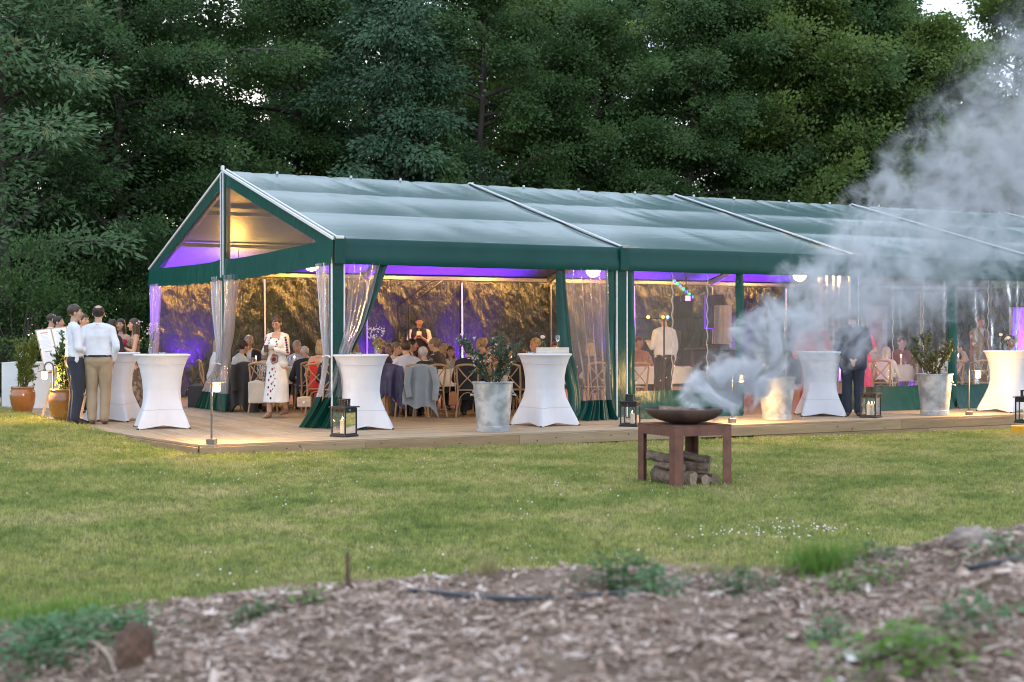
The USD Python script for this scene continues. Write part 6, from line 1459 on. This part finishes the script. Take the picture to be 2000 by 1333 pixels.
# second to fourth bay, behind clear walls
chair('cross-back chair behind the clear wall left of the musician', az(1238, 25.2, D), -20)
guest('guest in orange light left of the musician', 1248, 28.5, 160, hair='auburn', top=(.5, .25, .1), bottom=NAVY, ch=None)
guest('white-haired guest in lilac light behind the third bay window', 1733, 27.6, 30, hair='white', style='bob', top=(.66, .62, .66), bottom=(.03, .03, .05), fem=True, lean=18, ch='cross-back chair of the white-haired guest in lilac light')
guest('blonde guest left of the white-haired one behind the clear wall', 1704, 28.0, 10, hair='blond', style='bob', top=(.5, .45, .35), bottom=NAVY, fem=True, ch='cross-back chair just right of the navy suit')
guest('guest in dark red behind the third bay window', 1762, 29.4, 170, hair='dark', top=(.28, .04, .03), bottom=BLACK, ch=None)
guest('dark-haired guest behind the tub shrub in the third bay', 1800, 28.4, 0, hair='dark', style='long', top=(.1, .06, .05), bottom=BLACK, fem=True, ch='cross-back chair behind the shrub near the right lamp')
guest('woman in white top with dark skirt beside the third bay post', 1842, 27.6, -30, hair='auburn', style='bob', top=WHITE, bottom=BLACK, fem=True, ch='cross-back chair beside the third bay post')
guest('bare-shouldered dark-haired woman in profile behind the right window', 1878, 27.9, -60, hair='dark', style='up', dress=((.10, .09, .09), None), sleeve='none', fem=True, ch='cross-back chair of the bare-shouldered woman')
chair('empty cross-back chair beside the hooked right lamp', az(1919, 27.4, D), 10)
guest('dark-haired guest behind the rose vase at the right edge', 1975, 28.8, 170, hair='dark', top=(.2, .06, .06), bottom=BLACK, features=True, ch=None)

# ---------------------------------------------------------------- dinner tables, glasses, bags
def dinner(label, c, L_, Wd, rz):
    t = thing('dinner_table', label, 'table', c, rz, 'long white-clothed dinner tables')
    U = np.linspace(0, 1, 120); per = []
    for u in U:
        q = u * 4; s = int(q) % 4; f = q - int(q); cc = [(-L_ / 2, -Wd / 2), (L_ / 2, -Wd / 2), (L_ / 2, Wd / 2), (-L_ / 2, Wd / 2), (-L_ / 2, -Wd / 2)]; per.append(np.array(cc[s]) * (1 - f) + np.array(cc[s + 1]) * f)
    per = np.array(per); G = np.zeros((120, 6, 3))
    for j, v in enumerate(np.linspace(0, 1, 6)): G[:, j, :2] = per * (1 + .02 * v * np.sin(U * 90)[:, None]); G[:, j, 2] = .755 - .30 * v
    obj('cloth_drop', MB().grid(G[:, ::-1]), M_cloth, t, smooth=40); obj('cloth_top', MB().box((0, 0, .758), (L_, Wd, .012), bev=.004), M_cloth, t)
    for sx in (-1, 1):
        for sy in (-1, 1): obj('leg', MB().box((sx * (L_ / 2 - .2), sy * (Wd / 2 - .12), .37), (.07, .07, .74), bev=.008), M_chair, t)
E_cand = emit('table_candle', (1.0, .55, .16), 30.0)
tset = []
for lb, px, Z, L_, rz in [('dinner table left of the front corner, behind the walking woman', 575, 27.4, 2.9, 0.05), ('dinner table behind the zinc tub in the first bay', 850, 25.9, 3.6, .05), ('dinner table right of the shrub, behind the wooden box', 1055, 26.8, 2.6, .05), ('amber-lit dinner table beside the musician in the second bay', 1305, 27.4, 3.0, 0), ('dinner table behind the third bay window', 1760, 28.8, 3.2, 0), ('dinner table behind the tan suit at right', 1940, 29.8, 3.0, 0)]:
    c = az(px, Z, D); tset.append((c, L_, rz)); dinner(lb, c, L_, .95, rz + (.35 if px < 1200 else 0))
gr = np.random.default_rng(12); gi = 0
gwords = ['nearest the walking woman', 'on the left dinner table', 'beside the auburn woman', 'behind the lilac shirt', 'by the white-haired man', 'next to the table candle']
for ti, (c, L_, rz) in enumerate(tset):
    n = [9, 9, 5, 6, 4, 3][ti]; place_ = ['left dinner table', 'dinner table behind the zinc tub', 'dinner table behind the wooden box', 'amber-lit table by the musician', 'third bay dinner table', 'dinner table behind the tan suit'][ti]
    a = rz + (.35 if ti < 3 else 0)
    for k in range(n):
        x = -L_ / 2 + .3 + (L_ - .6) * k / max(1, n - 1); y = gr.uniform(-.3, .3); p = (c[0] + x * math.cos(a) - y * math.sin(a), c[1] + x * math.sin(a) + y * math.cos(a), D + .765)
        t = thing('wine_glass', 'stemmed wine glass on the ' + place_, 'glass', p, 0, 'wine glasses on the ' + place_)
        obj('bowl', MB().lathe([(.004, .09), (.027, .115), (.037, .145), (.034, .18), (.030, .20)], 14), M_glass, t, smooth=True); obj('stem', MB().lathe([(.034, 0), (.034, .003), (.006, .008), (.004, .09)], 12), M_glass, t, smooth=40)
    for k in range(3):
        x = -L_ / 2 + L_ * (k + .5) / 3; p = (c[0] + x * math.cos(a), c[1] + x * math.sin(a), D + .765)
        t = thing('table_candle', 'lit candle glowing on the ' + place_, 'candle', p, 0, 'lit candles on the ' + place_)
        obj('wax', MB().lathe([(0, 0), (.02, 0), (.02, .16), (0, .16)], 12), M_wax, t, smooth=50); obj('flame', MB().lathe([(0, .165), (.010, .178), (.012, .19), (.006, .21), (0, .225)], 8), E_cand, t, smooth=True)
def bag(name, label, loc, rz, size, m, strap, cat='bag', flap=None):
    t = thing(name, label, cat, loc, rz); w, d_, h = size
    b = hull(*[ball((sx * (w / 2 - .02), sy * (d_ / 2 - .015), z), .02, 8) for sx in (-1, 1) for sy in (-1, 1) for z in (.02, h * .9)], ball((0, 0, h), .02, 8)); obj('pouch', soft(b, .03, 2, .008, 3, 9), m, t, smooth=True)
    if strap: obj('strap', MB().tube([(-w * .4, 0, h * .9), (-w * .12, 0, h + strap), (w * .12, 0, h + strap), (w * .4, 0, h * .9)], .010, 6), M_shoeT if strap > .2 else m, t, smooth=True)
    if flap: obj('flap', MB().box((0, -d_ / 2 - .004, h * .72), (w * .96, .012, h * .5), bev=.005), m, t); obj('clasp', MB().tube([(0, -d_ / 2 - .012, h * .5), (0, -d_ / 2 - .02, h * .5)], .022, 12), M_pipe, t)
crz = math.atan2(RT[1], RT[0])
bag('handbag', 'beige woven handbag with clasp hanging from the chair left of the corner', az(594, 23.6, D + .18), crz, (.24, .08, .17), mat('beige_weave', (.55, .42, .30), (.45, .33, .23), scale=60, rough=.8, bump=.6, bscale=90, obj_space=True), .0, 'bag', True)
bag('tote_bag', 'pale cloth tote bag hanging from the chair behind the walking woman', az(502, 24.9, D + .18), crz, (.30, .10, .40), mat('pale_canvas', (.52, .46, .38), (.45, .40, .33), scale=6, rough=.9, obj_space=True), .28)
bag('leather_bag', 'tan leather bag hanging on long straps between the chairs', az(884, 23.3, D + .22), crz, (.13, .09, .22), mat('tan_leather', (.34, .12, .03), (.26, .09, .025), scale=8, rough=.5, obj_space=True), .52)
bag('dark_bag', 'dark handbag with pink pattern hanging beside the lilac shirt', az(776, 22.9, D + .30), crz, (.17, .10, .26), cloth((.03, .03, .05), .6, ((.4, .2, .32), 30, .56)), .30)
bag('backpack', 'dark grey backpack on the deck behind the middle curtain', az(386, 27.0, D), crz, (.34, .22, .44), cloth((.03, .03, .035), .8), .10)
# clothes hung over chair backs
def hung(name, label, px, Z, w, ztop, zbot, m, seed, tail=.1):
    c = az(px, Z); t = thing(name, label, 'jacket', (c[0], c[1], 0), crz); n, k = 40, 26; U, Vv = np.meshgrid(np.linspace(-1, 1, n), np.linspace(0, 1, k), indexing='ij')
    r = np.random.default_rng(seed)
    x = U * w / 2 * (1 + .22 * Vv + .1 * np.sin(Vv * 5 + U * 2)); z = ztop - (ztop - zbot) * Vv * (1 - .10 * np.cos(U * 4 + seed)) - .06 * U ** 2 - tail * Vv * np.clip(U, 0, 1)
    y = -.06 - .03 * np.sin(U * 9 + seed) * (Vv ** .7) - .05 * (meshkit.fbm(np.stack([U * 2, Vv * 2.5, U * 0], -1), 3, seed) - .5) - .05 * Vv
    G = np.stack([x, y, z], -1); B2 = np.stack([x * .96, y + .05 + .09 * Vv, z], -1)
    obj('back', MB().grid(G[:, ::-1]), m, t, smooth=True); obj('lining', MB().grid(B2), m, t, smooth=True)
    obj('shoulder', MB().grid(np.stack([G[:, 0], (G[:, 0] + B2[:, 0]) / 2 + [0, 0, .03], B2[:, 0]], 1)), m, t, smooth=True)
    s = MB(); s.tube([(w * .42, -.08, ztop - .03), (w * .56, -.12, ztop - .28), (w * .50, -.13, ztop - .55)], [.06, .055, .05], 10); obj('sleeve', s, m, t, smooth=True)
    s = MB(); s.tube([(-w * .40, -.09, ztop - .03), (-w * .46, -.13, ztop - .28), (-w * .38, -.13, ztop - .5)], [.06, .055, .05], 10); obj('sleeve', s, m, t, smooth=True)
hung('grey_jacket', 'light grey jacket hung over a chair back behind the front cocktail table', 822, 22.6, .46, D + .90, D + .28, cloth((.26, .26, .255), .85), 4, .16)
hung('quilted_jacket', 'violet-lit quilted jacket hung over the chair of the curly blond guest', 758, 22.9, .46, D + .90, D + .38, cloth((.05, .035, .085), .45), 6)
hung('dark_jacket', 'dark jacket hung over the chair beside the middle curtain', 478, 25.4, .42, D + .88, D + .08, cloth((.02, .019, .02), .85), 8)

# ---------------------------------------------------------------- music corner behind the clear wall
sp = mat('speaker_black', (.02, .02, .022), (.03, .03, .032), scale=20, rough=.6)
def speaker(label, loc, h0):
    t = thing('loudspeaker', label, 'loudspeaker', loc, crz); obj('cabinet', MB().box((0, 0, h0 + .35), (.38, .36, .70), bev=.02), sp, t); obj('grille', MB().box((0, -.185, h0 + .35), (.33, .012, .62), bev=.004), M_black, t)
    obj('pole', MB().tube([(0, 0, 0), (0, 0, h0)], .018, 8), M_black, t)
    for k in range(3): q = k * 2 * PI / 3; obj('leg', MB().tube([(0, 0, .35), (.38 * math.cos(q), .38 * math.sin(q), .02)], .012, 6), M_black, t)
speaker('tall dark loudspeaker on a stand left in the music corner', az(1333, 27.6, D), 1.45); speaker('dark loudspeaker on a stand right in the music corner', az(1395, 29.0, D), 1.5)
ls = thing('light_stand', 'thin T-shaped light stand with coloured lamps behind the clear wall', 'stand', az(1297, 24.6, D), crz)
obj('pole', MB().tube([(0, 0, 0), (0, 0, 1.68)], .015, 8), M_black, ls); obj('crossbar', MB().tube([(-.48, 0, 1.68), (.48, 0, 1.68)], .012, 8), M_black, ls)
for k in range(3): q = k * 2 * PI / 3; obj('leg', MB().tube([(0, 0, .4), (.4 * math.cos(q), .4 * math.sin(q), .02)], .011, 6), M_black, ls)
for x, c, nm in ((-.02, (1, .2, .02), 'red_lamp'), (.06, (.1, .25, 1), 'blue_lamp'), (-.28, (1, .4, .05), 'amber_lamp')): obj('lamp', MB().tm(trimesh.creation.icosphere(2, .028).apply_translation((x, -.02, 1.70))), emit(nm, c, 4), ls, smooth=True)
dl = thing('disco_lights', 'row of small green and blue party lights hanging behind the clear wall', 'lights', az(1330, 26.5, 0), crz)
for k in range(7): obj('bulb', MB().tm(trimesh.creation.icosphere(2, .028).apply_translation((-.12 + k * .055, 0, 2.56 - .05 * k))), emit('party_green', (.05, 1, .25), 1.6) if k % 2 else emit('party_blue', (.06, .12, 1), 2.5), dl, smooth=True)
obj('wire', MB().tube([(-.2, 0, 2.66), (.0, 0, 2.5), (.28, 0, 2.24)], .005, 4), M_black, dl)
pj = thing('party_projector', 'magenta-lit party projector above the light stand', 'projector', az(1340, 26.0, 2.22), crz)
obj('housing', MB().box((0, 0, 0), (.20, .18, .14), bev=.02), sp, pj); obj('lens', MB().box((.02, -.095, 0), (.09, .012, .09), bev=.003), emit('magenta_lamp', (1.0, .15, .85), 3), pj); obj('bracket', MB().tube([(0, 0, .07), (0, 0, .4)], .012, 6), M_black, pj)
dj = thing('music_desk', 'dark draped music desk lit violet in the second bay', 'desk', az(1392, 27.2, D), crz)
obj('drape', MB().box((0, 0, .55), (.8, .5, 1.1), bev=.02), cloth((.03, .025, .05), .7), dj); obj('desk_top', MB().box((0, 0, 1.115), (1.06, .56, .03), bev=.006), sp, dj); obj('mixer', MB().box((.1, 0, 1.17), (.4, .3, .08), bev=.01), M_black, dj)

for lb, px, Z, w_ in (('white draped stand lit violet behind the third bay window', 1712, 28.6, .42), ('white draped stand lit violet at the right picture edge', 1992, 29.6, .42), ('narrow violet-lit draped stand beside the music desk', 1412, 27.6, .34)):
    p = az(px, Z, D); t = thing('draped_stand', lb, 'stand', p, crz)
    U_, V_ = np.meshgrid(np.linspace(0, 2 * PI, 61), np.linspace(0, 1, 12), indexing='ij'); rr_ = w_ / 2 * (1 + .06 * np.sin(U_ * 11) * (1 - V_ * .6)); obj('drape', MB().grid(np.stack([rr_ * np.cos(U_), rr_ * np.sin(U_), 1.95 * V_], -1)), cloth((.34, .32, .42), .8), t, smooth=True)
    obj('cap', MB().lathe([(0, 1.96), (w_ / 2 * .98, 1.96), (w_ / 2, 1.94)][::-1], 30), cloth((.34, .32, .42), .8), t)
    f = thing('floodlight', 'violet floodlight at the foot of the ' + lb.split(' lit')[0].replace('narrow violet-lit ', 'narrow ') + (' at the right edge' if px > 1900 else ' in the third bay' if px > 1600 else ''), 'floodlight', p - FW * .5 + RT * .06)
    obj('housing', MB().box((0, 0, .09), (.2, .14, .14), bev=.02), M_iron, f); obj('lens', MB().box((0, 0, .164), (.15, .10, .008), bev=.002), E_vio, f)
    spot(f.GetPath().pathString + '/light', (0, 0, .2), (FW[0] * .42, FW[1] * .42, 1), VIO, 700.0, .05, 40.0, .8)

# ---------------------------------------------------------------- smoke from the fire bowl
def smoke(name, p0, p1, r0, r1, dens, label, noise_scale, seed, start=.05, lo=.44, hi=.62, bend=0.0):
    p0, p1 = np.array(p0, float), np.array(p1, float); L_ = np.linalg.norm(p1 - p0); d = (p1 - p0) / L_
    N = np.cross(d, [0, 0, 1]); N /= np.linalg.norm(N); B = np.cross(N, d); n = 20
    vs = [p0 - d * .02]
    for s in np.linspace(0, 1, 8):
        r = (r0 + (r1 - r0) * s) * 1.08; a = np.linspace(0, 2 * PI, n, endpoint=False); vs += list(p0 + d * L_ * s + r * (np.cos(a)[:, None] * N + np.sin(a)[:, None] * B))
    vs.append(p1 + d * .02); h = trimesh.convex.convex_hull(np.array(vs))
    k = (r1 - r0) / L_
    nodes = {'g': ('geometry', {}), 'o': ('vector_math', {'math_type': 'subtract', 'vector2': tuple(p0)}), 's': ('vector_math', {'math_type': 'dot_product', 'vector2': tuple(d)}),
        'pr': ('vector_math', {'math_type': 'scale', 'vector1': tuple(d)}), 'rv': ('vector_math', {'math_type': 'subtract'}), 'rl': ('vector_math', {'math_type': 'length'}),
        'rr': ('math', {'math_type': 'multiply_add', 'value2': k, 'value3': r0}), 'q': ('math', {'math_type': 'divide'}),
        'wn': ('noise_texture', {'scale': noise_scale * .45, 'detail': 2.0}), 'wo': ('vector_math', {'math_type': 'multiply_add', 'vector2': (.9, .9, .9), 'vector3': tuple(seed * np.array([3.1, 1.7, 2.3]))}), 'wa': ('vector_math', {'math_type': 'add'}),
        'n': ('noise_texture', {'scale': noise_scale, 'detail': 5.0, 'roughness': .58, 'distortion': .35}),
        'e': ('map_range', {'range_type': 'smoothstep', 'from_min': .35, 'from_max': 1.0, 'to_min': 0.0, 'to_max': .11}),
        'ns': ('math', {'math_type': 'subtract'}), 'nd': ('map_range', {'range_type': 'smoothstep', 'from_min': lo, 'from_max': hi, 'to_min': 0.0, 'to_max': 1.0}),
        'sn': ('math', {'math_type': 'divide', 'value2': L_}), 'fa': ('rgb_ramp', {'ramp': dens}), 'm1': ('math', {'math_type': 'multiply'}),
        'cu': ('map_range', {'range_type': 'smoothstep', 'from_min': .98, 'from_max': .80, 'to_min': 0.0, 'to_max': 1.0}), 'm2': ('math', {'math_type': 'multiply'}),
        'v': ('principled_volume', {'color': (.985, .99, 1.0), 'anisotropy': -0.4})}
    links = [('g.position', 'o.vector1'), ('o.vector', 's.vector1'), ('s.value', 'pr.scale'), ('o.vector', 'rv.vector1'), ('pr.vector', 'rv.vector2'), ('rv.vector', 'rl.vector1'), ('s.value', 'rr.value1'), ('rl.value', 'q.value1'), ('rr.value', 'q.value2'),
        ('g.position', 'wn.vector'), ('wn.color', 'wo.vector1'), ('wo.vector', 'wa.vector1'), ('g.position', 'wa.vector2'), ('wa.vector', 'n.vector'), ('q.value', 'e.value'), ('n.fac', 'ns.value1'), ('e.result', 'ns.value2'), ('ns.value', 'nd.value'),
        ('s.value', 'sn.value1'), ('sn.value', 'fa.fac'), ('nd.result', 'm1.value1'), ('fa.color', 'm1.value2'), ('q.value', 'cu.value'), ('m1.value', 'm2.value1'), ('cu.result', 'm2.value2'), ('m2.value', 'v.density')]
    vm = usdkit.material(stage, LK + name, nodes, links, volume='v.volume')
    o = obj(name, (np.array(h.vertices), np.array(h.faces)), vm); tag(o, label, 'smoke', kind='stuff')
g1 = lambda x: (x, x, x)
s0 = np.array([bc[0] + .05, bc[1], bz + .02])
Zs = depth(bc)
s1 = az(2330, Zs + 3.4, CZ + (650 - 85) * (Zs + 3.4) / FPX)
smoke('smoke', s0, s1, .31, 2.4, [(0, g1(.0)), (.012, g1(15.)), (.08, g1(8.5)), (.17, g1(3.7)), (.32, g1(1.5)), (.6, g1(.95)), (1, g1(.75))], 'blue-grey smoke billowing from the fire bowl up to the right', 3.3, 1, lo=.42, hi=.62)
